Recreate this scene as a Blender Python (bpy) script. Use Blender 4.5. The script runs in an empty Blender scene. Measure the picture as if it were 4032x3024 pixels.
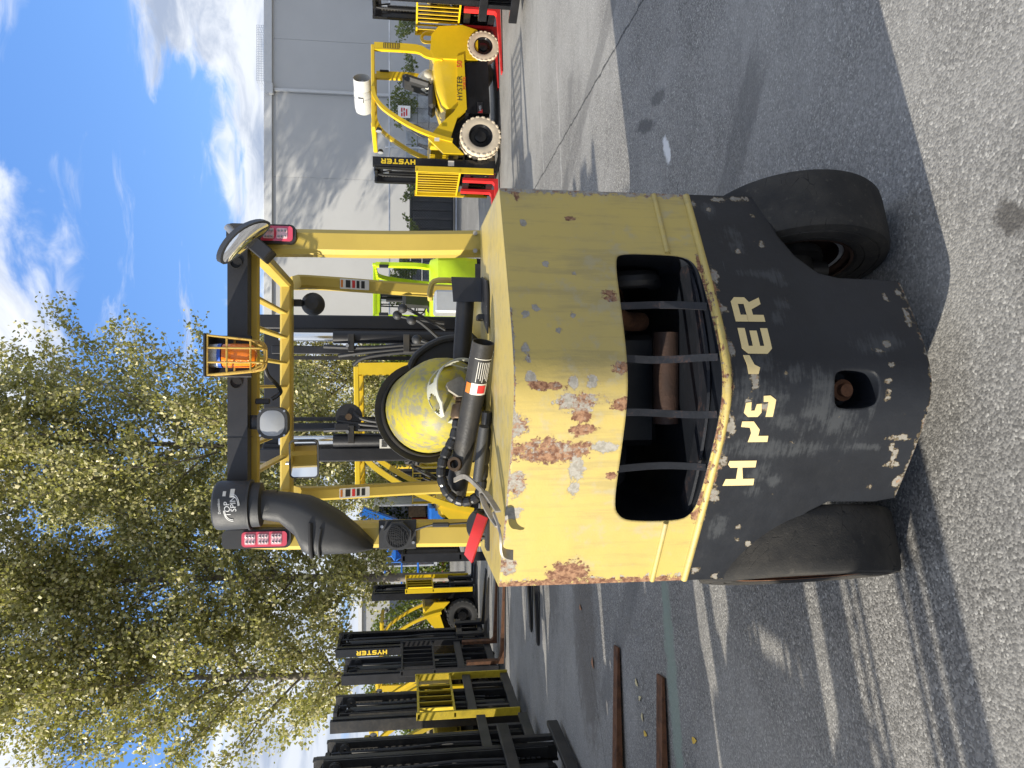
import bpy, bmesh, math, random
import numpy as np
from mathutils import Vector, Matrix, noise as mnoise

R = math.radians
sc = bpy.context.scene
COL = sc.collection
random.seed(4)

# ------------------------------------------------------------------ camera
CAM_H, PITCH, FPX = 1.55, R(7.8), 3030.0
cam = bpy.data.cameras.new('camera'); camo = bpy.data.objects.new('camera', cam); COL.objects.link(camo)
cam.sensor_fit = 'HORIZONTAL'; cam.sensor_width = 36.0; cam.lens = 36.0 * FPX / 4032.0
cam.clip_start = .05; cam.clip_end = 2000
fwd = Vector((0, math.cos(PITCH), -math.sin(PITCH))); up = Vector((0, math.sin(PITCH), math.cos(PITCH)))
# the photograph was taken with the phone held upright but is stored on its side: image right = down
camo.matrix_world = Matrix(((-up.x, 1, -fwd.x, 0), (-up.y, 0, -fwd.y, 0), (-up.z, 0, -fwd.z, CAM_H), (0, 0, 0, 1)))
sc.camera = camo

# ------------------------------------------------------------------ light
SUN_EL = R(23); SUN_TRAVEL = Vector((math.cos(SUN_EL) * .9391, math.cos(SUN_EL) * .3437, -math.sin(SUN_EL)))
sun = bpy.data.lights.new('sun', 'SUN'); sun.energy = 4.0; sun.angle = R(.53); sun.color = (1, .93, .80)
suno = bpy.data.objects.new('sun', sun); COL.objects.link(suno)
suno.rotation_euler = SUN_TRAVEL.to_track_quat('-Z', 'Y').to_euler(); suno.location = (-20, -8, 12)
world = bpy.data.worlds.new('World'); sc.world = world; world.use_nodes = True
SKY_STRENGTH = .15
CLOUD_OFFSET = (3.1, 1.7, 0.0)
vs = sc.view_settings
vs.view_transform = 'Standard'; vs.look = 'None'; vs.exposure = 1.08; vs.gamma = 1; vs.use_curve_mapping = False
sc.render.resolution_x = 1024; sc.render.resolution_y = 768
sc.cycles.use_denoising = True
sc.cycles.max_bounces = 6; sc.cycles.transparent_max_bounces = 6
sc.cycles.sample_clamp_indirect = 6

# ------------------------------------------------------------------ node helper
class NT:
    def __init__(s, tree): s.t = tree; s.n = tree.nodes; s.l = tree.links
    def add(s, typ, ins=None, **kw):
        n = s.n.new(typ)
        for k, v in kw.items(): setattr(n, k, v)
        for k, v in (ins or {}).items():
            i = n.inputs[k]
            if hasattr(v, 'is_output') or isinstance(v, bpy.types.NodeSocket): s.l.new(v, i)
            else: i.default_value = v
        return n
    def math(s, op, a, b=0.0, c=None, clamp=False):
        d = {0: a, 1: b}
        if c is not None: d[2] = c
        return s.add('ShaderNodeMath', d, operation=op, use_clamp=clamp).outputs[0]
    def noise(s, vec, scale, detail=4, rough=.55, dist=0):
        return s.add('ShaderNodeTexNoise', {'Vector': vec, 'Scale': scale, 'Detail': detail, 'Roughness': rough, 'Distortion': dist}).outputs[0]
    def mix(s, f, a, b, blend='MIX'):
        n = s.add('ShaderNodeMix', data_type='RGBA', blend_type=blend)
        for i, v in ((0, f), (6, a), (7, b)):
            if isinstance(v, bpy.types.NodeSocket): s.l.new(v, n.inputs[i])
            else: n.inputs[i].default_value = (*v, 1) if (i and len(v) == 3) else v
        return n.outputs[2]
    def step(s, x, a, b):
        n = s.add('ShaderNodeMapRange', {'Value': x, 'From Min': a, 'From Max': b}, interpolation_type='SMOOTHSTEP')
        return n.outputs[0]
    def mapping(s, vec, scale=(1, 1, 1), loc=(0, 0, 0), rot=(0, 0, 0)):
        return s.add('ShaderNodeMapping', {'Vector': vec, 'Scale': scale, 'Location': loc, 'Rotation': rot}).outputs[0]
    def sep(s, v):
        n = s.add('ShaderNodeSeparateXYZ', {0: v}); return n.outputs
    def comb(s, x, y, z):
        return s.add('ShaderNodeCombineXYZ', {0: x, 1: y, 2: z}).outputs[0]
    def bump(s, h, strength=.3, dist=.01, normal=None):
        d = {'Height': h, 'Strength': strength, 'Distance': dist}
        if normal is not None: d['Normal'] = normal
        return s.add('ShaderNodeBump', d).outputs[0]

def newmat(name):
    m = bpy.data.materials.new(name); m.use_nodes = True
    t = NT(m.node_tree); b = m.node_tree.nodes['Principled BSDF']
    return m, t, b
def link(t, a, b): t.l.new(a, b)

def mat(name, col, rough=.5, metal=0., var=.18, vs=5., bump=.12, bs=120., dirt=0., dcol=(.10, .085, .065), spec=.5, coat=0.):
    m, t, b = newmat(name)
    v = t.add('ShaderNodeTexCoord').outputs['Object']
    n1 = t.noise(v, vs, 5, .6); n2 = t.noise(v, vs * 9, 4, .6)
    lo = tuple(c * (1 - var) for c in col); hi = tuple(min(1, c * (1 + var)) for c in col)
    c = t.mix(t.step(n1, .3, .7), lo, hi)
    if dirt > 0:
        d = t.step(t.math('ADD', t.math('MULTIPLY', n1, .6), t.math('MULTIPLY', n2, .4)), .62 - dirt * .35, .72)
        c = t.mix(t.math('MULTIPLY', d, min(1, dirt * 1.6)), c, dcol)
    link(t, c, b.inputs['Base Color'])
    r = t.math('ADD', rough - .1, t.math('MULTIPLY', n2, .2)); link(t, r, b.inputs['Roughness'])
    b.inputs['Metallic'].default_value = metal; b.inputs['Specular IOR Level'].default_value = spec
    b.inputs['Coat Weight'].default_value = coat
    if bump > 0: link(t, t.bump(t.noise(v, bs, 3), bump, .004), b.inputs['Normal'])
    return m

def emis_free(name, col, rough=.1, **k): return mat(name, col, rough, **k)

# world: sky plus cloud layers
def build_world():
    t = NT(world.node_tree); t.n.clear()
    out = t.add('ShaderNodeOutputWorld'); bg = t.add('ShaderNodeBackground', {'Strength': SKY_STRENGTH})
    link(t, bg.outputs[0], out.inputs[0])
    sky = t.add('ShaderNodeTexSky', sky_type='NISHITA', sun_disc=False, sun_elevation=SUN_EL, sun_rotation=R(249.9), altitude=50, air_density=1.0, dust_density=.4, ozone_density=2.5)
    d = t.add('ShaderNodeTexCoord').outputs['Generated']
    x, y, z = t.sep(d)
    zz = t.math('ADD', t.math('MAXIMUM', z, 0.0), .16)
    p = t.comb(t.math('DIVIDE', x, zz), t.math('DIVIDE', y, zz), 0.0)
    p = t.mapping(p, (1, 1, 1), CLOUD_OFFSET)
    warp = t.add('ShaderNodeTexNoise', {'Vector': p, 'Scale': 1.6, 'Detail': 3.0}).outputs['Color']
    pw = t.add('ShaderNodeVectorMath', {0: p, 1: t.mapping(warp, (.55, .55, 0), (-.27, -.27, 0))}, operation='ADD').outputs[0]
    n = t.noise(pw, .85, 8, .58)
    n2 = t.noise(t.mapping(pw, (1.0, 2.4, 1), (5, 2, 0), (0, 0, .5)), 1.1, 7, .62)
    # layered cover: cumulus low over the horizon, broken streaks higher up
    low = t.step(z, .30, .13)
    high = t.step(z, .30, .46)
    cov = t.math('ADD', t.math('MULTIPLY', low, .16), t.math('MULTIPLY', high, .13))
    a = t.step(t.math('ADD', n, cov), .545, .615)
    b2 = t.math('MULTIPLY', t.step(t.math('ADD', n2, t.math('MULTIPLY', high, .10)), .56, .70), .85)
    cl = t.math('MAXIMUM', a, b2)
    body = t.noise(pw, 2.6, 6, .6)
    bright = t.step(t.math('SUBTRACT', body, t.math('MULTIPLY', t.math('SUBTRACT', n, .55), .9)), .30, .62)
    ccol = t.mix(bright, (1.45, 1.70, 2.20), (3.4, 3.5, 3.65))
    skc = t.mix(.72, sky.outputs[0], (.34, .98, 2.70))
    ccol = t.mix(t.math('MULTIPLY', t.step(z, .26, .05), .42), ccol, (1.5, 1.75, 2.2))
    c = t.mix(t.math('MULTIPLY', cl, .95), skc, ccol)
    link(t, c, bg.inputs[0])
build_world()

# ------------------------------------------------------------------ mesh helper
class MB:
    def __init__(s): s.v = []; s.f = []
    def _add(s, vs, fs):
        o = len(s.v); s.v += [tuple(p) for p in vs]; s.f += [tuple(i + o for i in f) for f in fs]; return s
    def box(s, c, size, bev=0., rot=None):
        hx, hy, hz = (max(1e-4, d / 2) for d in size); c = Vector(c)
        M = rot.to_3x3() if isinstance(rot, Matrix) else (Matrix.Rotation(rot, 3, 'Z') if rot else None)
        b = min(bev, hx * .9, hy * .9, hz * .9)
        vs, idx = [], {}
        if b <= 0:
            for sx in (-1, 1):
                for sy in (-1, 1):
                    for sz in (-1, 1): vs.append(Vector((sx * hx, sy * hy, sz * hz)))
            fs = [(0, 1, 3, 2), (4, 6, 7, 5), (0, 4, 5, 1), (2, 3, 7, 6), (0, 2, 6, 4), (1, 5, 7, 3)]
        else:
            for sx in (-1, 1):
                for sy in (-1, 1):
                    for sz in (-1, 1):
                        for a in range(3):
                            p = [sx * (hx - b), sy * (hy - b), sz * (hz - b)]; p[a] = (sx * hx, sy * hy, sz * hz)[a]
                            idx[(sx, sy, sz, a)] = len(vs); vs.append(Vector(p))
            I = lambda *k: idx[k]
            fs = []
            for q in (-1, 1):
                fs.append([I(q, -1, -1, 0), I(q, 1, -1, 0), I(q, 1, 1, 0), I(q, -1, 1, 0)][::q])
                fs.append([I(-1, q, -1, 1), I(-1, q, 1, 1), I(1, q, 1, 1), I(1, q, -1, 1)][::q])
                fs.append([I(-1, -1, q, 2), I(1, -1, q, 2), I(1, 1, q, 2), I(-1, 1, q, 2)][::q])
            for p in (-1, 1):
                for q in (-1, 1):
                    fs.append([I(-1, p, q, 1), I(-1, p, q, 2), I(1, p, q, 2), I(1, p, q, 1)][::p * q])
                    fs.append([I(p, -1, q, 2), I(p, -1, q, 0), I(p, 1, q, 0), I(p, 1, q, 2)][::p * q])
                    fs.append([I(p, q, -1, 0), I(p, q, -1, 1), I(p, q, 1, 1), I(p, q, 1, 0)][::p * q])
            for a in (-1, 1):
                for bb in (-1, 1):
                    for cc in (-1, 1):
                        fs.append([I(a, bb, cc, 0), I(a, bb, cc, 1), I(a, bb, cc, 2)][::a * bb * cc])
        if M is not None: vs = [M @ p for p in vs]
        return s._add([p + c for p in vs], fs)
    def bar(s, p0, p1, w, h, bev=0., upv=(0, 0, 1)):
        """box beam from p0 to p1; w across, h along upv"""
        p0, p1 = Vector(p0), Vector(p1); x = (p1 - p0); L = x.length; x.normalize()
        u = Vector(upv); yv = u.cross(x)
        if yv.length < 1e-4: yv = Vector((1, 0, 0)).cross(x)
        yv.normalize(); zv = x.cross(yv)
        M = Matrix((x, yv, zv)).transposed()
        return s.box((p0 + p1) / 2, (L, w, h), bev, M.to_4x4())
    def ring(s, frames, caps=True, closed=False):
        n = len(frames[0]); vs = [p for f in frames for p in f]; fs = []
        m = len(frames)
        for i in range(m if closed else m - 1):
            a, b = i * n, ((i + 1) % m) * n
            for k in range(n):
                k2 = (k + 1) % n; fs.append((a + k, a + k2, b + k2, b + k))
        if caps and not closed:
            fs.append(tuple(range(n - 1, -1, -1))); fs.append(tuple((m - 1) * n + k for k in range(n)))
        return s._add(vs, fs)
    def cyl(s, p0, p1, r0, r1=None, n=16, caps=True):
        r1 = r0 if r1 is None else r1
        p0, p1 = Vector(p0), Vector(p1); a = (p1 - p0).normalized()
        u = a.orthogonal().normalized(); w = a.cross(u)
        f = [[p + (u * math.cos(2 * math.pi * k / n) + w * math.sin(2 * math.pi * k / n)) * r for k in range(n)] for p, r in ((p0, r0), (p1, r1))]
        return s.ring(f, caps)
    def lathe(s, prof, o, axis, n=32, caps=False):
        o = Vector(o); a = Vector(axis).normalized(); u = a.orthogonal().normalized(); w = a.cross(u)
        f = [[o + a * h + (u * math.cos(2 * math.pi * k / n) + w * math.sin(2 * math.pi * k / n)) * max(r, 1e-4) for k in range(n)] for r, h in prof]
        return s.ring(f, caps)
    def tube(s, pts, r, n=8, caps=True, smooth=0, shape=None, upv=None):
        P = [Vector(p) for p in pts]
        if smooth:
            Q = []
            for i in range(len(P) - 1):
                a = P[max(0, i - 1)]; b = P[i]; c = P[i + 1]; d = P[min(len(P) - 1, i + 2)]
                for k in range(smooth):
                    tt = k / smooth
                    Q.append(.5 * ((2 * b) + (c - a) * tt + (2 * a - 5 * b + 4 * c - d) * tt ** 2 + (3 * b - a - 3 * c + d) * tt ** 3))
            Q.append(P[-1]); P = Q
        rr = r if isinstance(r, (list, tuple)) else None
        fr = []; u = None
        for i, p in enumerate(P):
            tn = (P[min(i + 1, len(P) - 1)] - P[max(0, i - 1)]).normalized()
            if upv is not None:
                u = Vector(upv) - tn * tn.dot(Vector(upv)); u.normalize()
            elif u is None: u = tn.orthogonal().normalized()
            else:
                u = u - tn * u.dot(tn); u.normalize()
            w = tn.cross(u)
            rad = (rr[0] + (rr[-1] - rr[0]) * i / max(1, len(P) - 1)) if rr else r
            if shape: fr.append([p + w * a + u * b for a, b in shape])
            else: fr.append([p + (u * math.cos(2 * math.pi * k / n) + w * math.sin(2 * math.pi * k / n)) * rad for k in range(n)])
        return s.ring(fr, caps)
    def prism(s, poly, o, ux, uy, depth):
        o, ux, uy, dv = Vector(o), Vector(ux), Vector(uy), Vector(depth)
        a = [o + ux * x + uy * y for x, y in poly]; n = len(a); vs = a + [p + dv for p in a]
        fs = [tuple(range(n)), tuple(range(2 * n - 1, n - 1, -1))] + [(k, n + k, n + (k + 1) % n, (k + 1) % n) for k in range(n)]
        return s._add(vs, fs)
    def sphere(s, c, r, n=16, m=10, sc_=(1, 1, 1)):
        c = Vector(c); fr = []
        for i in range(m + 1):
            th = math.pi * i / m
            fr.append([c + Vector((math.sin(th) * math.cos(2 * math.pi * k / n) * r * sc_[0], math.sin(th) * math.sin(2 * math.pi * k / n) * r * sc_[1], math.cos(th) * r * sc_[2])) if 0 < i < m else c + Vector((1e-4 * math.cos(2 * math.pi * k / n), 1e-4 * math.sin(2 * math.pi * k / n), (r if i == 0 else -r) * sc_[2])) for k in range(n)])
        return s.ring(fr, True)
    def mesh(s, name, org=(0, 0, 0), ang=35, recalc=True):
        o = Vector(org); me = bpy.data.meshes.new(name)
        me.from_pydata([(p[0] - o.x, p[1] - o.y, p[2] - o.z) for p in s.v], [], s.f)
        if recalc:
            bm = bmesh.new(); bm.from_mesh(me); bmesh.ops.recalc_face_normals(bm, faces=bm.faces); bm.to_mesh(me); bm.free()
        if ang:
            me.shade_smooth(); me.set_sharp_from_angle(angle=R(ang))
        return me
    def build(s, name, m, parent=None, org=None, ang=35, **tags):
        if org is None: org = ORG if parent is not None else (0, 0, 0)
        me = s.mesh(name, org, ang); me.materials.append(m)
        return put(name, me, parent, **tags)

ORG = (0, 0, 0)
def put(name, me, parent=None, **tags):
    o = bpy.data.objects.new(name, me); COL.objects.link(o)
    if parent is not None: o.parent = parent
    for k, v in tags.items(): o[k] = v
    return o
def thing(name, label, cat, loc=(0, 0, 0), rz=0., group=None):
    o = bpy.data.objects.new(name, None); COL.objects.link(o); o.empty_display_size = .2
    o.location = loc; o.rotation_euler = (0, 0, rz); o['label'] = label; o['category'] = cat
    if group: o['group'] = group
    return o
def tag(o, label, cat, group=None):
    o['label'] = label; o['category'] = cat
    if group: o['group'] = group
    return o
def rrect(w, h, r, n=4):
    pts = []
    for cx, cy, a0 in ((w / 2 - r, h / 2 - r, 0), (-w / 2 + r, h / 2 - r, 90), (-w / 2 + r, -h / 2 + r, 180), (w / 2 - r, -h / 2 + r, 270)):
        for k in range(n + 1):
            a = R(a0 + 90 * k / n); pts.append((cx + r * math.cos(a), cy + r * math.sin(a)))
    return pts
def text_mesh(txt, size, name='lettering', depth=.0):
    cu = bpy.data.curves.new(name, 'FONT'); cu.body = txt; cu.size = size; cu.extrude = depth; cu.resolution_u = 3
    o = bpy.data.objects.new(name, cu); COL.objects.link(o)
    dg = bpy.context.evaluated_depsgraph_get(); me = bpy.data.meshes.new_from_object(o.evaluated_get(dg))
    bpy.data.objects.remove(o); return me
def put_text(txt, size, o, ux, uy, m, parent, name='lettering', depth=.001, org=None):
    me = text_mesh(txt, size, name, depth); ux, uy = Vector(ux).normalized(), Vector(uy).normalized(); w = ux.cross(uy)
    org = Vector(ORG if org is None else org)
    T = Matrix((ux, uy, w)).transposed().to_4x4(); T.translation = Vector(o) - org
    me.transform(T); me.materials.clear(); me.materials.append(m)
    return put(name, me, parent)
GLY = {
 'H': [(0, 0), (.28, 0), (.28, .38), (.72, .38), (.72, 0), (1, 0), (1, 1), (.72, 1), (.72, .62), (.28, .62), (.28, 1), (0, 1)],
 'Y': [(.36, 0), (.64, 0), (.64, .42), (1, .72), (1, 1), (.72, 1), (.72, .8), (.5, .62), (.28, .8), (.28, 1), (0, 1), (0, .72), (.36, .42)],
 'S': [(0, 0), (.8, 0), (1, .18), (1, .5), (.85, .63), (.3, .63), (.3, .76), (1, .76), (1, 1), (.2, 1), (0, .85), (0, .5), (.15, .38), (.7, .38), (.7, .24), (0, .24)],
 'T': [(.36, 0), (.64, 0), (.64, .76), (1, .76), (1, 1), (0, 1), (0, .76), (.36, .76)],
 'E': [(.2, 0), (1, 0), (1, .24), (.3, .24), (.3, .38), (.9, .38), (.9, .62), (.3, .62), (.3, .76), (1, .76), (1, 1), (.2, 1), (0, .82), (0, .18)],
 'R': [(0, 0), (.28, 0), (.28, .36), (.5, .36), (.72, 0), (1, 0), (.8, .38), (1, .5), (1, .85), (.82, 1), (0, 1), (0, .58), (.28, .58), (.28, .78), (.72, .78), (.72, .58), (.28, .57), (0, .57)],
}
def logo(o, ux, uy, h, m, parent, nrm, skip=()):
    """block capitals, one mesh, raised 1.5 mm"""
    b = MB(); ux, uy, o = Vector(ux), Vector(uy), Vector(o); w = h * .95; x = 0
    for ch in 'HYSTER':
        b.prism([(px * w + x, py * h) for px, py in GLY[ch]], o, ux, uy, Vector(nrm) * .002); x += w * 1.18
    return b.build('lettering', m, parent, ang=0)

# ------------------------------------------------------------------ materials
YEL = (.50, .365, .070)
M = {}
M['yellow'] = mat('guard yellow paint', YEL, .38, var=.06, vs=4, bump=.05, dirt=.10, dcol=(.30, .22, .07))
M['yellow_clean'] = mat('clean yellow paint', (.62, .42, .012), .32, var=.05, bump=.03, coat=.2)
M['yellow_old'] = mat('old yellow paint', (.50, .37, .02), .5, var=.2, vs=9, bump=.1, dirt=.35, dcol=(.12, .09, .03))
M['lime'] = mat('lime paint', (.50, .68, .015), .4, var=.06, bump=.03)
M['black'] = mat('black paint', (.014, .014, .016), .42, var=.3, bump=.08, dirt=.22, dcol=(.045, .042, .038))
M['black_gloss'] = mat('glossy black paint', (.010, .010, .011), .22, var=.3, bump=.04)
M['mast_old'] = mat('old mast steel', (.022, .021, .020), .45, var=.4, vs=3, bump=.15, dirt=.45, dcol=(.060, .050, .036))
M['beam'] = mat('beam black paint', (.020, .020, .022), .5, var=.25, bump=.06, dirt=.2, dcol=(.05, .05, .048))
M['plastic'] = mat('black plastic', (.026, .027, .029), .55, var=.15, bump=.25, bs=500, dirt=.12, dcol=(.06, .06, .058))
def rubber_mat():
    m, t, b = newmat('tyre rubber'); v = t.add('ShaderNodeTexCoord').outputs['Object']
    n1 = t.noise(v, 6, 5, .6); n2 = t.noise(v, 45, 5, .7); n3 = t.noise(v, 220, 3, .7)
    c = t.mix(t.step(n1, .35, .68), (.020, .0195, .019), (.046, .042, .036))
    c = t.mix(t.math('MULTIPLY', t.step(n2, .56, .74), .5), c, (.085, .076, .062))
    vo = t.add('ShaderNodeTexVoronoi', {'Vector': t.mapping(t.mapping(v, (1, 1, 1), (0, 0, 0), (0, 0, .3)), (7, 26, 26)), 'Scale': 1.0}, feature='DISTANCE_TO_EDGE')
    cr = t.math('MULTIPLY', t.step(t.math('ADD', vo.outputs[0], t.math('MULTIPLY', t.math('SUBTRACT', n2, .5), .12)), .022, .006), t.step(n1, .50, .60))
    c = t.mix(t.math('MULTIPLY', cr, .8), c, (.008, .008, .008))
    link(t, c, b.inputs['Base Color']); b.inputs['Roughness'].default_value = .82; b.inputs['Specular IOR Level'].default_value = .3
    h = t.math('SUBTRACT', t.math('ADD', t.math('MULTIPLY', n2, .7), t.math('MULTIPLY', n3, .5)), cr)
    link(t, t.bump(h, .5, .004), b.inputs['Normal']); return m
M['rubber'] = rubber_mat()
M['rubber_dark'] = mat('dark tyre rubber', (.020, .020, .020), .8, var=.3, bump=.3, bs=140)
M['rubber_dusty'] = mat('dusty grey tyre rubber', (.14, .145, .15), .85, var=.25, bump=.2)
M['white_tyre'] = mat('cream non marking tyre', (.58, .49, .36), .75, var=.12, bump=.2, dirt=.25, dcol=(.33, .26, .18))
M['rust'] = mat('rusty steel', (.11, .045, .018), .85, var=.5, vs=14, bump=.5, dirt=.4, dcol=(.035, .022, .015))
M['rust_pipe'] = mat('brown scorched pipe', (.040, .019, .011), .7, var=.35, vs=10, bump=.3)
M['steel'] = mat('bare steel', (.42, .42, .42), .35, metal=.9, var=.2, bump=.1)
M['galv'] = mat('galvanised steel', (.52, .54, .56), .45, metal=.6, var=.15, bump=.15)
M['zinc'] = mat('dull zinc latch', (.36, .33, .28), .5, metal=.45, var=.25, vs=20, bump=.15, dirt=.3, dcol=(.12, .10, .07))
M['red'] = mat('red paint', (.55, .022, .022), .4, var=.12, bump=.04)
M['red_strap'] = mat('red moulded strap', (.36, .010, .008), .38, var=.15, bump=.05)
M['red_lens'] = mat('red lens', (.62, .06, .10), .08, var=.1, bump=0, coat=.6)
M['pink_lens'] = mat('clear led window', (.72, .44, .46), .15, var=.25, vs=60, bump=.4, bs=90, coat=.5)
M['cream_letter'] = mat('cream decal', (.66, .52, .25), .55, var=.08, bump=.05, dirt=.12, dcol=(.3, .24, .14))
M['yellow_letter'] = mat('yellow decal', (.75, .52, .02), .45, var=.03, bump=0)
M['white'] = mat('white decal', (.75, .75, .73), .5, var=.05, bump=0, dirt=.1)
M['sticker'] = mat('warning sticker', (.66, .64, .58), .5, var=.1, bump=0)
M['print'] = mat('black print', (.02, .02, .02), .5, bump=0)
M['orange_print'] = mat('orange print', (.55, .16, .02), .5, bump=0)
M['red_print'] = mat('red print', (.55, .03, .03), .5, bump=0)
M['blue_print'] = mat('blue print', (.02, .10, .55), .4, bump=0)
M['wall'] = mat('painted metal wall', (.50, .495, .475), .6, var=.03, vs=.7, bump=.03, bs=30)
M['wall_trim'] = mat('white wall trim', (.60, .60, .585), .5, var=.03, bump=.02)
M['bark'] = mat('pale birch bark', (.17, .145, .115), .8, var=.4, vs=4, bump=.4, bs=30, dirt=.3, dcol=(.06, .05, .04))
M['foam'] = mat('seat vinyl', (.020, .020, .021), .6, var=.2, bump=.2, bs=200)
M['cage'] = mat('rusty yellow cage', (.50, .34, .07), .5, var=.2, vs=30, bump=.2, dirt=.55, dcol=(.16, .055, .015))
M['blue'] = mat('blue machine paint', (.015, .14, .55), .4, var=.1, bump=.03)
M['grey_crate'] = mat('grey plastic crate', (.13, .14, .15), .6, var=.2, bump=.1)
M['wood'] = mat('weathered wood', (.24, .16, .09), .8, var=.3, vs=10, bump=.3)
M['wrap'] = mat('stretch wrapped boxes', (.34, .37, .40), .25, var=.3, vs=3, bump=.5, bs=9, coat=.3)
M['bag'] = mat('clear plastic bag', (.62, .60, .52), .25, var=.15, vs=9, bump=.7, bs=22)
M['tank_silver'] = mat('silver painted gas tank', (.46, .46, .44), .5, metal=.0, var=.06, bump=.05)
M['conduit'] = mat('ribbed black conduit', (.016, .016, .017), .35, var=.2, bump=.1)
M['hose'] = mat('rubber hose', (.024, .024, .025), .5, var=.2, bump=.1)
M['kerb_red'] = mat('red painted kerb', (.38, .05, .05), .8, var=.25, bump=.3, dirt=.3, dcol=(.3, .28, .25))
M['dark_void'] = mat('black of shaded hollows', (.008, .008, .009), .8, var=.3, bump=.2)  # near black stands in for the shade inside holes, grooves and the bay
M['brass'] = mat('brown brass fitting', (.13, .085, .05), .45, metal=.6, var=.3, bump=.2)
M['pale_leaf'] = mat('pale dry leaf', (.55, .47, .26), .7, var=.2, bump=.1)
M['brown_leaf'] = mat('brown dry leaf', (.34, .17, .09), .7, var=.3, bump=.1)
M['yellow_leaf'] = mat('yellow dry leaf', (.60, .40, .06), .7, var=.2, bump=.1)
M['far_wall'] = mat('far pale building', (.36, .36, .35), .7, var=.05, bump=0)
M['far_glass'] = mat('far window glass', (.05, .06, .08), .15, bump=0)

def simple(name, **k):
    m, t, b = newmat(name)
    for kk, v in k.items(): b.inputs[kk.replace('_', ' ')].default_value = v
    return m
M['mirror'] = simple('mirror glass', Base_Color=(.85, .85, .85, 1), Metallic=1., Roughness=.03)
M['lamp_glass'] = simple('lamp lens', Base_Color=(.30, .31, .32, 1), Roughness=.28, Metallic=.0, Coat_Weight=.5)
M['chrome'] = simple('chrome', Base_Color=(.75, .75, .75, 1), Metallic=1., Roughness=.12)
def amber():
    m, t, b = newmat('amber beacon lens')
    v = t.add('ShaderNodeTexCoord').outputs['Object']
    w = t.add('ShaderNodeTexWave', {'Vector': v, 'Scale': 90.0, 'Distortion': 0.0}, bands_direction='Z').outputs[1]
    b.inputs['Base Color'].default_value = (.90, .22, .006, 1); b.inputs['Roughness'].default_value = .2
    b.inputs['Transmission Weight'].default_value = .0; b.inputs['Subsurface Weight'].default_value = .0
    b.inputs['Coat Weight'].default_value = .5
    link(t, t.bump(w, .5, .002), b.inputs['Normal']); return m
M['amber'] = amber()

def tank_paint():
    m, t, b = newmat('scuffed yellow gas tank paint')
    v = t.add('ShaderNodeTexCoord').outputs['Object']
    n = t.noise(v, 9, 8, .7, .6); n2 = t.noise(v, 30, 6, .7)
    c = t.mix(t.step(n, .35, .65), (.42, .345, .022), (.27, .24, .055))
    sc1 = t.step(t.math('ADD', n2, t.math('MULTIPLY', n, .6)), .76, .90)
    c = t.mix(t.math('MULTIPLY', sc1, .85), c, (.20, .19, .14))
    link(t, c, b.inputs['Base Color']); b.inputs['Roughness'].default_value = .58
    link(t, t.bump(n2, .25, .004), b.inputs['Normal']); return m
M['tank_yellow'] = tank_paint()
M['collar'] = mat('worn tank collar', (.50, .50, .42), .45, metal=.2, var=.15, vs=12, bump=.1, dirt=.35, dcol=(.42, .34, .06))

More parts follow.
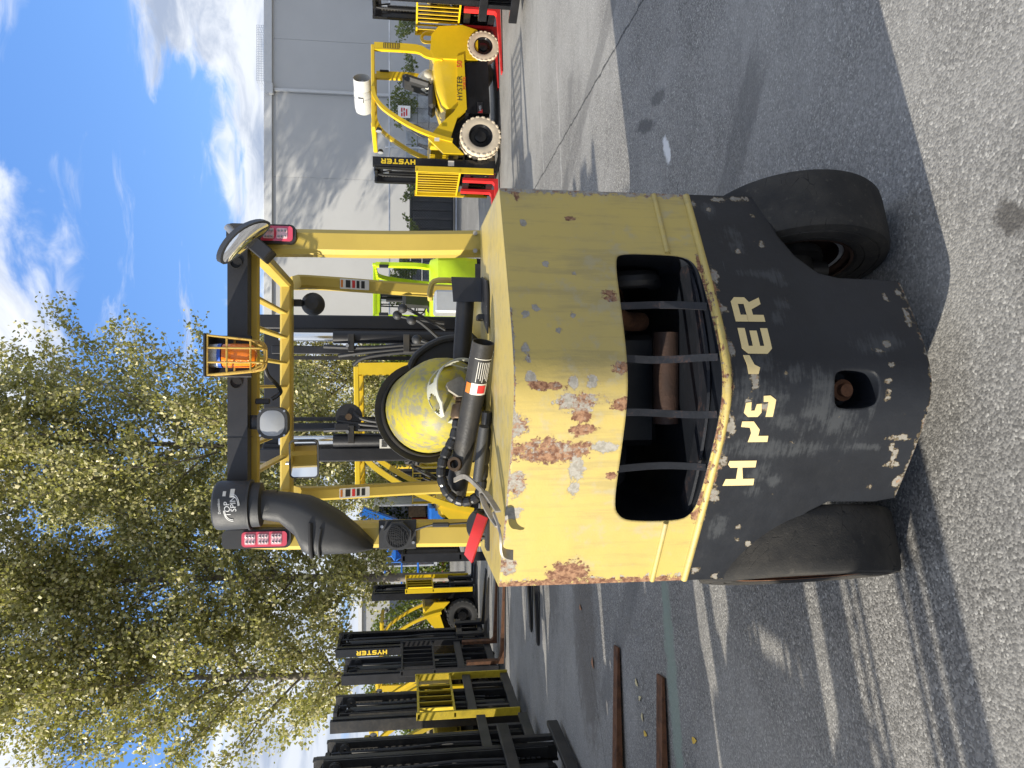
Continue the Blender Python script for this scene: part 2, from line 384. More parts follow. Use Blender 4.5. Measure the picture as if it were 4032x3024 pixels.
def asphalt():
    m, t, b = newmat('worn asphalt')
    v = t.add('ShaderNodeTexCoord').outputs['Object']
    big = t.noise(v, .35, 5, .6); mid = t.noise(v, 2.2, 5, .6); fine = t.noise(v, 60, 4, .7)
    vo = t.add('ShaderNodeTexVoronoi', {'Vector': v, 'Scale': 135.0, 'Randomness': 1.0})
    vo2 = t.add('ShaderNodeTexVoronoi', {'Vector': v, 'Scale': 48.0, 'Randomness': 1.0})
    stone = t.sep(vo.outputs['Color'])[0]
    c = t.mix(t.step(stone, .0, 1.0), (.100, .096, .089), (.415, .400, .372))
    c = t.mix(t.step(stone, .93, .98), c, (.66, .64, .59))
    c = t.mix(t.math('MULTIPLY', t.step(t.sep(vo2.outputs['Color'])[1], .90, .97), t.step(vo2.outputs['Distance'], .014, .006)), c, (.50, .48, .44))
    gap = t.step(vo.outputs['Distance'], .003, .0075)
    c = t.mix(t.math('MULTIPLY', gap, .45), c, (.060, .058, .055))
    c = t.mix(t.math('MULTIPLY', t.step(mid, .35, .7), .30), c, (.19, .185, .178))
    c = t.mix(t.math('MULTIPLY', t.step(big, .4, .62), .42), c, (.40, .39, .365))
    x, y, z = t.sep(v)
    # hairline crack running away to the right
    wob = t.math('MULTIPLY', t.math('SUBTRACT', t.noise(v, 6, 5, .7), .5), .10)
    def seg(p, q, w, soft, warp=None):
        (x0, y0), (x1, y1) = p, q; L = math.hypot(x1 - x0, y1 - y0); ux, uy = (x1 - x0) / L, (y1 - y0) / L
        dx = t.math('SUBTRACT', x, x0); dy = t.math('SUBTRACT', y, y0)
        al = t.math('ADD', t.math('MULTIPLY', dx, ux), t.math('MULTIPLY', dy, uy))
        pe = t.math('ADD', t.math('MULTIPLY', dx, -uy), t.math('MULTIPLY', dy, ux))
        if warp is not None: pe = t.math('ADD', pe, warp)
        k = t.step(t.math('ABSOLUTE', pe), w + soft, w)
        k = t.math('MULTIPLY', k, t.step(al, -.02, .1)); return t.math('MULTIPLY', k, t.step(al, L + .02, L - .1))
    c = t.mix(t.math('MULTIPLY', t.step(t.noise(t.mapping(v, (1, 5, 1), (0, 0, 0), (0, 0, .35)), .8, 6, .7), .52, .70), .28), c, (.12, .117, .112))
    c = t.mix(t.math('MULTIPLY', t.step(t.noise(t.mapping(v, (14, .9, 1), (0, 0, 0), (0, 0, 1.2)), 1.0, 5, .75), .66, .74), .30), c, (.46, .45, .42))
    for pa, pb, ww in MARKS: c = t.mix(t.math('MULTIPLY', seg(pa, pb, ww, ww, wob), .35), c, (.50, .49, .46))
    for pa, pb, ww in TRACKS: c = t.mix(t.math('MULTIPLY', t.math('MULTIPLY', seg(pa, pb, ww, .05, wob), t.step(mid, .3, .6)), .45), c, (.085, .083, .08))
    crack = t.math('MAXIMUM', seg(CRACK[0], CRACK[1], .004, .012, wob), t.math('MULTIPLY', seg((-3.2, 5.7), (-.6, 7.9), .002, .008, wob), .7))
    c = t.mix(t.math('MULTIPLY', crack, .85), c, (.02, .02, .02))
    rough_edge = t.math('MULTIPLY', t.math('SUBTRACT', mid, .5), .25)
    for (cx, cy, rx, ry, ang, col, amt) in STAINS:
        ca, sa = math.cos(ang), math.sin(ang)
        dx = t.math('SUBTRACT', x, cx); dy = t.math('SUBTRACT', y, cy)
        a = t.math('DIVIDE', t.math('ADD', t.math('MULTIPLY', dx, ca), t.math('MULTIPLY', dy, sa)), rx)
        bb = t.math('DIVIDE', t.math('SUBTRACT', t.math('MULTIPLY', dy, ca), t.math('MULTIPLY', dx, sa)), ry)
        d = t.math('SQRT', t.math('ADD', t.math('MULTIPLY', a, a), t.math('MULTIPLY', bb, bb)))
        d = t.math('ADD', d, t.math('MULTIPLY', t.math('SUBTRACT', t.noise(v, 9 / max(rx, ry) ** .5, 5, .65), .5), 1.4))
        c = t.mix(t.math('MULTIPLY', t.step(d, 1.1, .6), amt), c, col)
    link(t, c, b.inputs['Base Color'])
    b.inputs['Roughness'].default_value = .82; b.inputs['Specular IOR Level'].default_value = .35
    h = t.math('ADD', t.math('MULTIPLY', t.math('SUBTRACT', 1.0, t.math('MULTIPLY', vo.outputs['Distance'], 60.0)), .6), t.math('MULTIPLY', fine, .8))
    h = t.math('SUBTRACT', h, t.math('MULTIPLY', crack, 2.0))
    link(t, t.bump(h, .13, .0022), b.inputs['Normal'])
    return m
MARKS = [((-1.55, 5.5), (-1.05, 5.62), .008), ((-1.5, 5.42), (-1.12, 5.5), .006), ((-1.2, 6.2), (-.9, 6.3), .012), ((4.2, 9.1), (2.2, 8.6), .008), ((1.9, 7.6), (3.4, 7.9), .008), ((-1.6, 6.9), (-1.0, 7.1), .010)]
TRACKS = [((-3, 8.6), (3, 7.2), .10), ((-2.6, 6.0), (1.5, 3.2), .09), ((.2, 1.2), (2.6, 2.1), .08), ((3.2, 5.2), (.8, 9.5), .09)]
CRACK = ((2.57, 4.2), (2.38, 9.6))
STAINS = [(1.41, 4.46, .12, .05, .6, (.62, .62, .62), .9), (1.69, 4.88, .22, .05, 1.3, (.05, .05, .05), .7), (1.78, 4.62, .16, .05, 1.4, (.05, .05, .05), .6),
          (-1.75, 4.36, .95, .10, .25, (.20, .25, .21), .75), (-1.25, 4.52, .5, .04, .3, (.20, .25, .21), .6), (.43, 1.80, .07, .05, 1.1, (.06, .055, .05), .8),
          (-2.2, 6.6, 1.0, .5, .3, (.075, .062, .05), .5), (-1.6, 8.2, 1.2, .5, .1, (.09, .085, .08), .5)]
M['asphalt'] = asphalt()

# ------------------------------------------------------------------ ground
g = MB(); g._add([(-250, -60, 0), (250, -60, 0), (250, 400, 0), (-250, 400, 0)], [(0, 1, 2, 3)])
g.build('ground', M['asphalt'], ang=0, kind='structure')

# ================================================================== main forklift
def yrear(x): return 1.905 + .65 * (math.sqrt(x * x + .01) - .1)
ORG = (0, 3.1, 0)
truck = thing('forklift', 'large worn yellow and black forklift seen from behind, with its rear wheels steered', 'forklift', ORG)

YCHIP = [(.335, .728, .030, .016, 1), (.27, .722, .030, .018, 1), (.215, .730, .02, .02, 1), (.12, .726, .03, .014, 1), (.03, .722, .02, .012, .8), (-.06, .722, .03, .012, .9), (-.15, .724, .03, .014, 1), (-.24, .724, .035, .016, 1), (-.32, .728, .03, .016, 1), (-.37, .735, .02, .02, 1), (-.045, 1.117, .023, .06, .5), (-.084, 1.106, .016, .024, .9), (-.12, 1.095, .016, .036, .9), (-.175, 1.18, .031, .108, .75), (-.165, 1.038, .014, .034, 0), (-.226, 1.104, .035, .02, .3), (-.282, 1.104, .023, .014, .1),
 (-.108, 1.269, .026, .024, .6), (-.263, 1.263, .034, .026, .5), (-.352, 1.263, .018, .024, .3), (-.524, 1.26, .025, .022, .5), (-.555, 1.083, .044, .058, .95), (-.247, 1.006, .012, .016, 1), (-.052, 1.008, .018, .022, 1), (-.003, 1.213, .009, .04, 1), (.001, 1.086, .016, .018, .2),
 (.543, 1.236, .02, .008, 1), (.452, 1.224, .014, .012, .3), (.474, 1.088, .005, .017, 1), (.328, 1.175, .008, .009, .1), (.091, 1.251, .017, .018, .3), (.064, 1.25, .010, .012, .4), (.182, 1.118, .009, .012, .1), (.182, 1.244, .007, .012, .2), (.246, 1.012, .009, .018, 1), (.228, 1.01, .008, .018, .8),
 (.042, 1.009, .016, .024, .7), (-.005, 1.199, .010, .057, .9), (.005, 1.085, .02, .018, .1), (.018, 1.242, .012, .012, .1), (.005, 1.132, .016, .013, .4), (.30, 1.10, .004, .010, 0), (.14, 1.16, .004, .012, 0), (.20, 1.215, .003, .010, 0)]
BCHIP = [(.30, .700, .02, .010), (.20, .700, .012, .012), (.09, .702, .02, .008), (-.12, .698, .02, .012), (-.21, .700, .014, .010), (-.31, .700, .02, .012), (.554, .618, .004, .02), (.558, .574, .006, .024), (.56, .534, .004, .012), (.532, .706, .010, .006), (.518, .665, .008, .006), (.502, .534, .007, .005), (.378, .61, .008, .006), (.407, .528, .010, .005), (.108, .257, .010, .012), (.089, .287, .008, .014), (.052, .256, .006, .010), (.007, .27, .008, .010),
 (.258, .163, .012, .008), (.245, .211, .010, .008), (.188, .166, .023, .006), (.011, .647, .020, .010), (-.028, .269, .016, .009), (-.149, .206, .006, .03), (-.17, .216, .012, .006), (-.226, .193, .008, .022), (-.20, .20, .018, .004), (-.28, .162, .012, .012), (-.312, .135, .016, .006), (-.292, .238, .006, .006), (-.558, .694, .010, .015), (-.6, .572, .004, .068),
 (-.472, .554, .009, .004), (-.413, .598, .008, .004), (-.457, .592, .008, .004), (-.529, .519, .008, .005), (-.582, .626, .006, .007), (-.05, .66, .02, .006), (-.06, .61, .006, .014), (.03, .56, .006, .005), (-.10, .70, .02, .006)]
BSCUFF = [(.520, .665, .02, .02), (.418, .617, .035, .028), (.314, .577, .012, .036), (.22, .528, .018, .018), (.187, .546, .018, .022), (.025, .489, .02, .062), (.0, .455, .012, .03), (-.174, .576, .018, .144), (-.246, .585, .024, .026), (-.268, .54, .014, .018), (-.298, .583, .018, .022), (-.099, .553, .018, .026), (-.074, .461, .04, .04), (-.10, .40, .03, .05),
 (.30, .52, .02, .02), (.11, .27, .02, .06), (-.173, .288, .008, .04), (-.03, .31, .05, .012), (-.02, .66, .05, .03), (-.05, .59, .04, .03), (-.40, .66, .03, .02), (.06, .62, .02, .03)]

def cw_material():
    m, t, b = newmat('worn counterweight paint')
    v = t.add('ShaderNodeTexCoord').outputs['Object']
    A = lambda n: t.add('ShaderNodeAttribute', attribute_name=n).outputs['Fac']
    chip, rust, scuff, stain = A('chip'), A('rust'), A('scuff'), A('stain')
    x, y, z = t.sep(v)
    nf = t.noise(v, 70, 6, .68); nm = t.noise(v, 18, 6, .65); nb = t.noise(v, 3.2, 5, .6)
    streak = t.noise(t.mapping(v, (26, 26, 2.2)), 1.0, 5, .7)
    brush = t.noise(t.mapping(v, (5, 5, 90)), 1.0, 4, .7)
    # yellow: faded, dirt streaks run down, thin grey rubs
    yel = t.mix(t.step(nb, .35, .68), (.475, .362, .100), (.425, .332, .110))
    yel = t.mix(t.math('MULTIPLY', t.step(t.math('ADD', streak, t.math('MULTIPLY', nb, .4)), .68, .86), .55), yel, (.29, .235, .10))
    yel = t.mix(t.math('MULTIPLY', t.step(t.math('ADD', nm, t.math('MULTIPLY', nb, .8)), .95, 1.12), .55), yel, (.36, .32, .21))
    yel = t.mix(t.math('MULTIPLY', t.step(brush, .66, .76), .30), yel, (.30, .24, .12))
    # black: blue-grey black, fine scratches
    blk = t.mix(t.step(nb, .3, .7), (.005, .0065, .010), (.011, .0135, .019))
    scr = t.noise(t.mapping(v, (9, 9, 240), (0, 0, 0), (0, .35, 0)), 1.0, 3, .6)
    scr2 = t.noise(t.mapping(v, (160, 160, 7), (0, 0, 0), (0, -.5, 0)), 1.0, 3, .6)
    blk = t.mix(t.math('MULTIPLY', t.step(scr, .70, .80), .35), blk, (.10, .11, .12))
    blk = t.mix(t.math('MULTIPLY', t.step(scr2, .72, .82), .35), blk, (.10, .11, .12))
    sn = t.math('ADD', t.math('MULTIPLY', t.math('SUBTRACT', nm, .5), 2.6), t.math('MULTIPLY', t.math('SUBTRACT', t.noise(t.mapping(v, (14, 14, 130), (0, 0, 0), (0, .6, 0)), 1.0, 5, .7), .5), 2.2))
    sm = t.step(t.math('ADD', scuff, sn), .45, 1.25)
    blk = t.mix(t.math('MULTIPLY', sm, .5), blk, (.060, .065, .070))
    yel = t.mix(t.math('MULTIPLY', t.step(t.math('ADD', stain, t.math('MULTIPLY', t.math('SUBTRACT', t.noise(t.mapping(v, (70, 70, 3)), 1.0, 5, .7), .5), 2.0)), .30, 1.1), .55), yel, (.27, .17, .06))
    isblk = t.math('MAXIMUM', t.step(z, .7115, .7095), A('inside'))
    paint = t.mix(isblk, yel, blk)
    # chips: paint lifted to grey primer, rust inside
    e = t.math('ADD', chip, t.math('MULTIPLY', t.math('SUBTRACT', t.math('ADD', t.math('MULTIPLY', t.noise(v, 34, 7, .7, .4), .62), t.math('MULTIPLY', nf, .38)), .5), 3.4))
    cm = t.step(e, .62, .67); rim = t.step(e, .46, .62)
    prim = t.mix(t.step(nf, .35, .65), (.22, .205, .17), (.33, .31, .27))
    rst = t.mix(t.step(nf, .38, .62), (.30, .165, .090), (.11, .042, .020))
    rm = t.step(t.math('ADD', t.math('MULTIPLY', t.math('SUBTRACT', rust, .5), .42), t.add('ShaderNodeTexNoise', {'Vector': v, 'Scale': 55.0, 'Detail': 6.0, 'Roughness': .75}).outputs[0]), .46, .62)
    under = t.mix(rm, t.mix(t.math('MULTIPLY', isblk, .45), prim, (.13, .12, .105)), rst)
    c = t.mix(t.math('MULTIPLY', t.math('SUBTRACT', rim, cm, clamp=True), .45), paint, (.30, .22, .10))  # rim tint puts the shade of the paint edge into the colour
    c = t.mix(cm, c, under)
    # sparse small chips everywhere
    vo = t.add('ShaderNodeTexVoronoi', {'Vector': v, 'Scale': 34.0, 'Randomness': 1.0})
    pick = t.step(t.sep(vo.outputs['Color'])[0], .925, .935)
    sp = t.math('MULTIPLY', pick, t.step(t.math('ADD', vo.outputs['Distance'], t.math('MULTIPLY', t.math('SUBTRACT', nf, .5), .018)), .0070, .0045))
    c = t.mix(t.math('MULTIPLY', sp, .8), c, t.mix(isblk, (.36, .31, .20), (.46, .42, .33)))
    link(t, c, b.inputs['Base Color'])
    rr = t.math('ADD', t.math('MULTIPLY', cm, .35), t.math('ADD', .36, t.math('MULTIPLY', nm, .22))); link(t, rr, b.inputs['Roughness'])
    bev = t.add('ShaderNodeBevel', {'Radius': .010}, samples=3).outputs[0]
    h = t.math('SUBTRACT', t.math('ADD', t.math('ADD', t.math('MULTIPLY', nm, .35), t.math('ADD', t.math('MULTIPLY', t.noise(v, 160, 3, .6), .16), t.math('MULTIPLY', t.noise(v, 7, 3, .5), 1.6))), t.math('MULTIPLY', t.math('MULTIPLY', nf, cm), .6)), t.math('MULTIPLY', cm, .9))
    link(t, t.bump(h, .55, .0035, bev), b.inputs['Normal'])
    return m
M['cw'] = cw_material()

def cw_attributes(me, org):
    """chip / rust / scuff fields by position on the casting"""
    n = len(me.vertices); co = np.empty(n * 3, 'f'); me.vertices.foreach_get('co', co); co = co.reshape(-1, 3) + np.array(org)
    x, y, z = co.T
    chip = np.zeros(n); rust = np.zeros(n); scuff = np.zeros(n)
    def blob(cx, cz, rx, rz):
        d = np.sqrt(((x - cx) / max(rx, .008)) ** 2 + ((z - cz) / max(rz, .008)) ** 2); return np.clip(1.45 - .75 * d, 0, 1)
    front = y < (1.905 + .65 * (np.sqrt(x * x + .01) - .1)) + .012
    for cx, cz, rx, rz, ru in YCHIP:
        q_ = .70 if (ru < .4 and cx > .03) else .92; k = blob(cx, cz, rx * q_, rz * q_) * front; rust = np.where(k > chip, ru * 1.0, rust); chip = np.maximum(chip, k)
    for cx, cz, rx, rz in BCHIP:
        k = blob(cx, cz, rx, rz) * front * .85; rust = np.where(k > chip, .35, rust); chip = np.maximum(chip, k)
    for cx, cz, rx, rz in BSCUFF:
        scuff = np.maximum(scuff, blob(cx, cz, rx * 1.15, rz * 1.15) * front)
    stain = np.zeros(n)
    for cx, cz, rx, rz, ru in YCHIP:
        if ru > .35 and cz > .8:
            dz = (cz - z) / (.05 + 1.5 * rz); k = np.clip(1.2 - np.abs(x - cx) / max(rx, .008), 0, 1) * np.clip(1 - dz, 0, 1) * (dz > -.1); stain = np.maximum(stain, k * ru)
    def edge(d, w, top): return np.clip(top * (1 - d / w), 0, 1)
    yz = z > .72
    # worn vertical corners
    k = edge(np.abs(.567 - x), .030, 1.0) * front * yz; rust = np.where(k > chip, .45, rust); chip = np.maximum(chip, k)
    k = edge(np.abs(x + .589), .042, .95) * front * yz; rust = np.where(k > chip, .25 + .75 * (x < -.572), rust); chip = np.maximum(chip, k)
    # worn top rear lip
    k = edge(np.abs(z - 1.284), .012, .95) * front * ((x > -.53) & (x < .2)); rust = np.where(k > chip, .55, rust); chip = np.maximum(chip, k)
    # lip round the grille and the bead below it
    k = edge(np.abs(z - .718), .020, .9) * ((x > -.40) & (x < .37)) * front; rust = np.where(k > chip, .8, rust); chip = np.maximum(chip, k)
    k = edge(np.abs(z - .735), .014, .75) * ((x > -.40) & (x < .37)) * front; rust = np.where(k > chip, .8, rust); chip = np.maximum(chip, k)
    k = edge(np.abs(z - .145), .016, .75) * front; rust = np.where(k > chip, .5, rust); chip = np.maximum(chip, k)
    # per face corner, so that wear on the rear face does not bleed over the deck
    nl = len(me.loops); vi = np.empty(nl, 'i'); me.loops.foreach_get('vertex_index', vi)
    npoly = len(me.polygons); nr = np.empty(npoly * 3, 'f'); me.polygons.foreach_get('normal', nr); nr = nr.reshape(-1, 3)
    lt = np.empty(npoly, 'i'); me.polygons.foreach_get('loop_total', lt); pc_ = np.empty(npoly * 3, 'f'); me.polygons.foreach_get('center', pc_); pc_ = pc_.reshape(-1, 3)
    rear = np.repeat(nr[:, 1] < -.45, lt)
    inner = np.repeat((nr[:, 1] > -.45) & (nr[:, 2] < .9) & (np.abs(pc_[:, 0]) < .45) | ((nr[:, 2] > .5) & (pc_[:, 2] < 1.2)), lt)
    for nm, a in (('chip', chip[vi] * rear), ('rust', rust[vi]), ('scuff', scuff[vi] * rear), ('stain', stain[vi] * rear), ('inside', inner * 1.0)):
        at = me.attributes.new(nm, 'FLOAT', 'CORNER'); at.data.foreach_set('value', a.astype('f'))

def build_counterweight():
    x0, x1, z0, z1, yb = -.592, .568, .145, 1.284, 2.78
    nx, nz = 150, 146
    xs = np.linspace(x0, x1, nx + 1); zs = np.linspace(z0, z1, nz + 1)
    V = [(x, yrear(x), z) for z in zs for x in xs]; W = nx + 1
    F = [(j * W + i, j * W + i + 1, (j + 1) * W + i + 1, (j + 1) * W + i) for j in range(nz) for i in range(nx)]
    loop = [i for i in range(W)] + [j * W + nx for j in range(1, nz + 1)] + [nz * W + i for i in range(nx - 1, -1, -1)] + [j * W for j in range(nz - 1, 0, -1)]
    base = len(V); V += [(V[i][0], yb, V[i][2]) for i in loop]; L = len(loop)
    for k in range(L):
        k2 = (k + 1) % L; F.append((loop[k2], loop[k], base + k, base + k2))
    F.append(tuple(base + k for k in range(L)))
    b = MB(); b.v = V; b.f = F
    ob = put('tmp', b.mesh('tmp', ang=0))
    def chaikin(p, it=2):
        for _ in range(it):
            q = []
            for i in range(len(p)):
                a_, b_ = p[i], p[(i + 1) % len(p)]
                q += [(a_[0] * .75 + b_[0] * .25, a_[1] * .75 + b_[1] * .25), (a_[0] * .25 + b_[0] * .75, a_[1] * .25 + b_[1] * .75)]
            p = q
        return p
    def cutter(poly, ya, yb_):
        c = MB().prism(poly, (0, ya, 0), (1, 0, 0), (0, 0, 1), (0, yb_ - ya, 0)); return put('cut', c.mesh('cut', ang=0))
    left = [(-.8, -.1), (-.315, -.1), (-.315, .122), (-.329, .135), (-.341, .207), (-.338, .35), (-.369, .401), (-.422, .446), (-.481, .477), (-.552, .486), (-.602, .498), (-.8, .498)]
    right = [(.8, -.1), (.272, -.1), (.278, .135), (.297, .157), (.302, .332), (.316, .388), (.368, .440), (.433, .472), (.519, .489), (.55, .497), (.563, .512), (.8, .512)]
    grille = [(.346, .978), (.362, .958), (.363, .874), (.359, .777), (.338, .750), (.297, .740), (.179, .738), (.008, .738), (-.161, .738), (-.318, .740), (-.365, .750), (-.388, .782), (-.386, .928), (-.369, .963), (-.335, .983), (-.194, .989), (.008, .992), (.211, .985)]
    pocket = [(.020, .428), (.038, .408), (.036, .317), (.015, .298), (-.040, .296), (-.064, .313), (-.068, .401), (-.053, .424)]
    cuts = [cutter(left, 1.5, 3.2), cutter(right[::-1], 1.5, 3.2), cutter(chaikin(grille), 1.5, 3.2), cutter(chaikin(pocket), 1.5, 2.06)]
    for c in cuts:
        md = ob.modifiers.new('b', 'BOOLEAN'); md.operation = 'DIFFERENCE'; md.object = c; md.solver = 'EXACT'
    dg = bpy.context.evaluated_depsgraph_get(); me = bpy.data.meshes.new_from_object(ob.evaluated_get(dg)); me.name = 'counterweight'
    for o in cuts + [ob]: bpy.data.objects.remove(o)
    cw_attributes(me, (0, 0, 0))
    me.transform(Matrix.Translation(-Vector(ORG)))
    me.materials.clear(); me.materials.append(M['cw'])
    me.shade_smooth(); me.set_sharp_from_angle(angle=R(40))
    return put('counterweight', me, truck, label='worn cast counterweight, yellow above and black below')
cw = build_counterweight()

def cw_strip(zc, xa, xb, r, name, n=40):
    pts = [(xa + (xb - xa) * k / n, yrear(xa + (xb - xa) * k / n) - .001, zc) for k in range(n + 1)]
    b = MB().tube(pts, r, 10); me = b.mesh(name, ORG, 60)
    # own wear
    m = len(me.vertices); at = [me.attributes.new(q, 'FLOAT', 'POINT') for q in ('chip', 'rust', 'scuff')]
    co = np.empty(m * 3, 'f'); me.vertices.foreach_get('co', co); X = co.reshape(-1, 3)[:, 0]; Z = co.reshape(-1, 3)[:, 2]
    mid = (np.abs(X + .01) < .36) if zc < .75 else np.zeros(m)
    ch = np.where(mid, .20 + .30 * (np.abs(Z - zc) > r * .5), .02)
    at[0].data.foreach_set('value', ch.astype('f')); at[1].data.foreach_set('value', np.full(m, .8, 'f')); at[2].data.foreach_set('value', np.zeros(m, 'f'))
    me.materials.append(M['cw']); return put(name, me, cw)
cw_strip(.7225, -.588, .562, .0105, 'moulding')
cw_strip(.822, -.588, -.392, .008, 'moulding', 14); cw_strip(.822, .368, .562, .008, 'moulding', 14)

def surf_letter(poly, xa, xb, za, zb, m):
    bm = bmesh.new(); f = bm.faces.new([bm.verts.new((xa + px * (xb - xa), 0, za + pz * (zb - za))) for px, pz in poly])
    f.normal_update(); bmesh.ops.triangulate(bm, faces=[f]); bmesh.ops.subdivide_edges(bm, edges=bm.edges, cuts=3, use_grid_fill=True)
    for vv in bm.verts: vv.co.y = yrear(vv.co.x) - .0016
    r_ = bmesh.ops.solidify(bm, geom=bm.faces, thickness=.001)
    me = bpy.data.meshes.new('letter'); bm.to_mesh(me); bm.free()
    me.transform(Matrix.Translation(-Vector(ORG))); me.materials.append(m); return put('letter', me, cw)
surf_letter([(0, .0), (.27, .03), (.27, .40), (.73, .52), (.73, .10), (1, .12), (1, .98), (.86, 1), (.73, .90), (.73, .66), (.27, .62), (.27, .95), (0, 1)], -.282, -.209, .593, .683, M['cream_letter'])
surf_letter([(0, 0), (.3, .02), (.3, .36), (.6, .36), (1, .62), (1, 1), (.74, 1), (.7, .7), (.45, .62), (0, .66)], -.156, -.099, .588, .672, M['cream_letter'])
surf_letter([(0, .02), (.8, 0), (1, .2), (.98, .42), (.7, .40), (.7, .24), (0, .26)], -.087, -.030, .588, .672, M['cream_letter'])
surf_letter([(0, .52), (.2, .42), (.62, .46), (.6, .62), (.3, .66), (.3, .78), (.7, .80), (.66, .98), (.2, 1), (0, .84)], -.087, -.030, .588, .672, M['cream_letter'])
surf_letter([(0, .15), (.35, 0), (.5, .35), (1, .6), (1, 1), (.5, .85), (0, .8)], .026, .076, .632, .674, M['cream_letter'])
surf_letter(GLY['E'], .080, .150, .590, .674, M['cream_letter'])
surf_letter(GLY['R'], .168, .238, .590, .674, M['cream_letter'])

# grille bars, bowed, with chipped paint
M['bar'] = mat('chipped blue black bar', (.009, .011, .016), .55, var=.3, vs=20, bump=.2, dirt=.28, dcol=(.16, .075, .04))
for k, bx in enumerate((.211, .067, -.077, -.226)):
    pts = []
    for i in range(9):
        zz = .742 + (.992 - .742) * i / 8; s_ = math.sin(math.pi * i / 8)
        pts.append((bx + .004 * math.sin(k * 2 + i * .5), yrear(bx) + .012 + .012 * s_, zz))
    MB().tube(pts, .01, shape=[(-.0095, -.008), (.0095, -.008), (.0095, .008), (-.0095, .008)], upv=(0, 1, 0)).build('grille_bar', M['bar'], cw, ang=25)
# bent sill behind the bars
MB().tube([(-.38, 2.16, .752), (-.2, 2.06, .748), (0, 2.0, .748), (.2, 2.06, .748), (.36, 2.16, .752)], .01, smooth=5, shape=[(-.03, -.004), (.03, -.004), (.03, .004), (-.03, .004)], upv=(0, 0, 1)).build('sill_plate', M['bar'], cw)
# engine bay behind the grille
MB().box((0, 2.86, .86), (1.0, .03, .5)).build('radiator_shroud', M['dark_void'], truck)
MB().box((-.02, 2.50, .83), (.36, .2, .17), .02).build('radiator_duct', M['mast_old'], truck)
MB().cyl((-.12, 2.24, .775), (.155, 2.24, .775), .038, n=24).build('muffler', M['rust_pipe'], truck)
MB().tube([(.20, 2.40, .80), (.20, 2.34, .88), (.235, 2.30, .925), (.26, 2.22, .94)], .03, 14, caps=False, smooth=4).build('exhaust_pipe', M['rust'], truck)
MB().tube([(.30, 2.5, .95), (.32, 2.35, .93), (.325, 2.3, .82), (.33, 2.4, .76)], .028, 10, smooth=5).build('coolant_hose', M['hose'], truck)
# tow pin in its pocket
p = MB().cyl((-.017, 1.975, .36), (-.017, 2.05, .36), .030, n=20); p.cyl((-.017, 1.955, .36), (-.017, 1.98, .36), .018, n=16)
p.build('tow_pin', M['rust'], truck)

# rear wheels, steered
def smooth_tyre(c, rad, w, rz, m_t, m_r, parent, lug=0):
    c = Vector(c); ax = Matrix.Rotation(rz, 3, 'Z') @ Vector((1, 0, 0)); h = w / 2
    wh = bpy.data.objects.new('wheel', None); COL.objects.link(wh); wh.parent = parent
    prof = [(rad * .62, -h * .86), (rad * .66, -h * .96), (rad * .72, -h * .985), (rad * .725, -h * .95), (rad * .735, -h * .95), (rad * .74, -h * .99), (rad * .80, -h * 1.0), (rad * .86, -h * 1.0), (rad * .865, -h * .965), (rad * .88, -h * .965), (rad * .885, -h * .99), (rad * .92, -h * .97), (rad * .972, -h * .945), (rad * .99, -h * .86), (rad, -h * .6), (rad, 0), (rad, h * .6), (rad * .99, h * .86), (rad * .972, h * .945), (rad * .92, h * .97), (rad * .885, h * .99), (rad * .88, h * .965), (rad * .865, h * .965), (rad * .86, h * 1.0), (rad * .80, h * 1.0), (rad * .74, h * .99), (rad * .735, h * .95), (rad * .725, h * .95), (rad * .72, h * .985), (rad * .66, h * .96), (rad * .62, h * .86)]
    MB().lathe(prof, c, ax, 72).build('tyre', m_t, wh, ang=28)
    rp = [(rad * .60, -h * .9), (rad * .63, -h * .92), (rad * .63, -h * .80), (rad * .55, -h * .7), (rad * .52, -h * .1), (rad * .30, h * .0), (rad * .28, -h * .1), (rad * .12, -h * .12), (.0, -h * .12)]
    MB().lathe(rp, c, ax, 40).build('rim', m_r, wh, ang=35)
    rp2 = [(rad * .60, h * .9), (rad * .63, h * .92), (rad * .63, h * .80), (rad * .55, h * .7), (rad * .52, h * .45), (rad * .30, h * .5), (rad * .28, h * .7), (rad * .12, h * .72), (.0, h * .72)]
    MB().lathe(rp2, c, ax, 40).build('rim', m_r, wh, ang=35)
    return wh
smooth_tyre((.466, 2.402, .30), .30, .195, R(17.7), M['rubber'], M['rust_pipe'], truck)
smooth_tyre((-.532, 2.352, .31), .31, .20, R(17.7), M['rubber'], M['rust'], truck)
wc = Vector((.466, 2.402, .30)); wx = Vector((math.cos(R(17.7)), math.sin(R(17.7)), 0))
kn = MB().cyl(wc - wx * .0, wc - wx * .17, .066, n=20); kn.cyl(wc - wx * .10 + Vector((0, 0, -.11)), wc - wx * .10 + Vector((0, 0, .13)), .034, n=14); kn.cyl(wc - wx * .05, wc - wx * .075, .10, n=24)
kn.tube([wc - wx * .10 + Vector((0, -.03, .05)), wc - wx * .15 + Vector((0, -.09, .055)), wc - wx * .21 + Vector((0, -.10, .06))], .017, 10, smooth=4)
kn.build('steering_knuckle', M['mast_old'], truck)
MB().lathe([(.150, -.062), (.158, -.066), (.164, -.062), (.158, -.058), (.150, -.062)], wc, wx, 40).build('rim_ring', M['galv'], truck)
a = MB().box((0, 2.42, .34), (.74, .16, .14), .02); a.cyl((.30, 2.42, .20), (.30, 2.42, .50), .05); a.cyl((-.34, 2.38, .2), (-.34, 2.38, .5), .05)
a.build('steer_axle', M['mast_old'], truck)
h_ = MB().tube([(.20, 2.3, .46), (.27, 2.25, .40), (.33, 2.27, .36), (.40, 2.36, .36)], .022, 10, smooth=5); h_.build('steering_cylinder_hose', M['hose'], truck)
MB().cyl((.288, 2.25, .372), (.308, 2.256, .368), .0255, n=20).build('hose_clamp', M['steel'], truck)

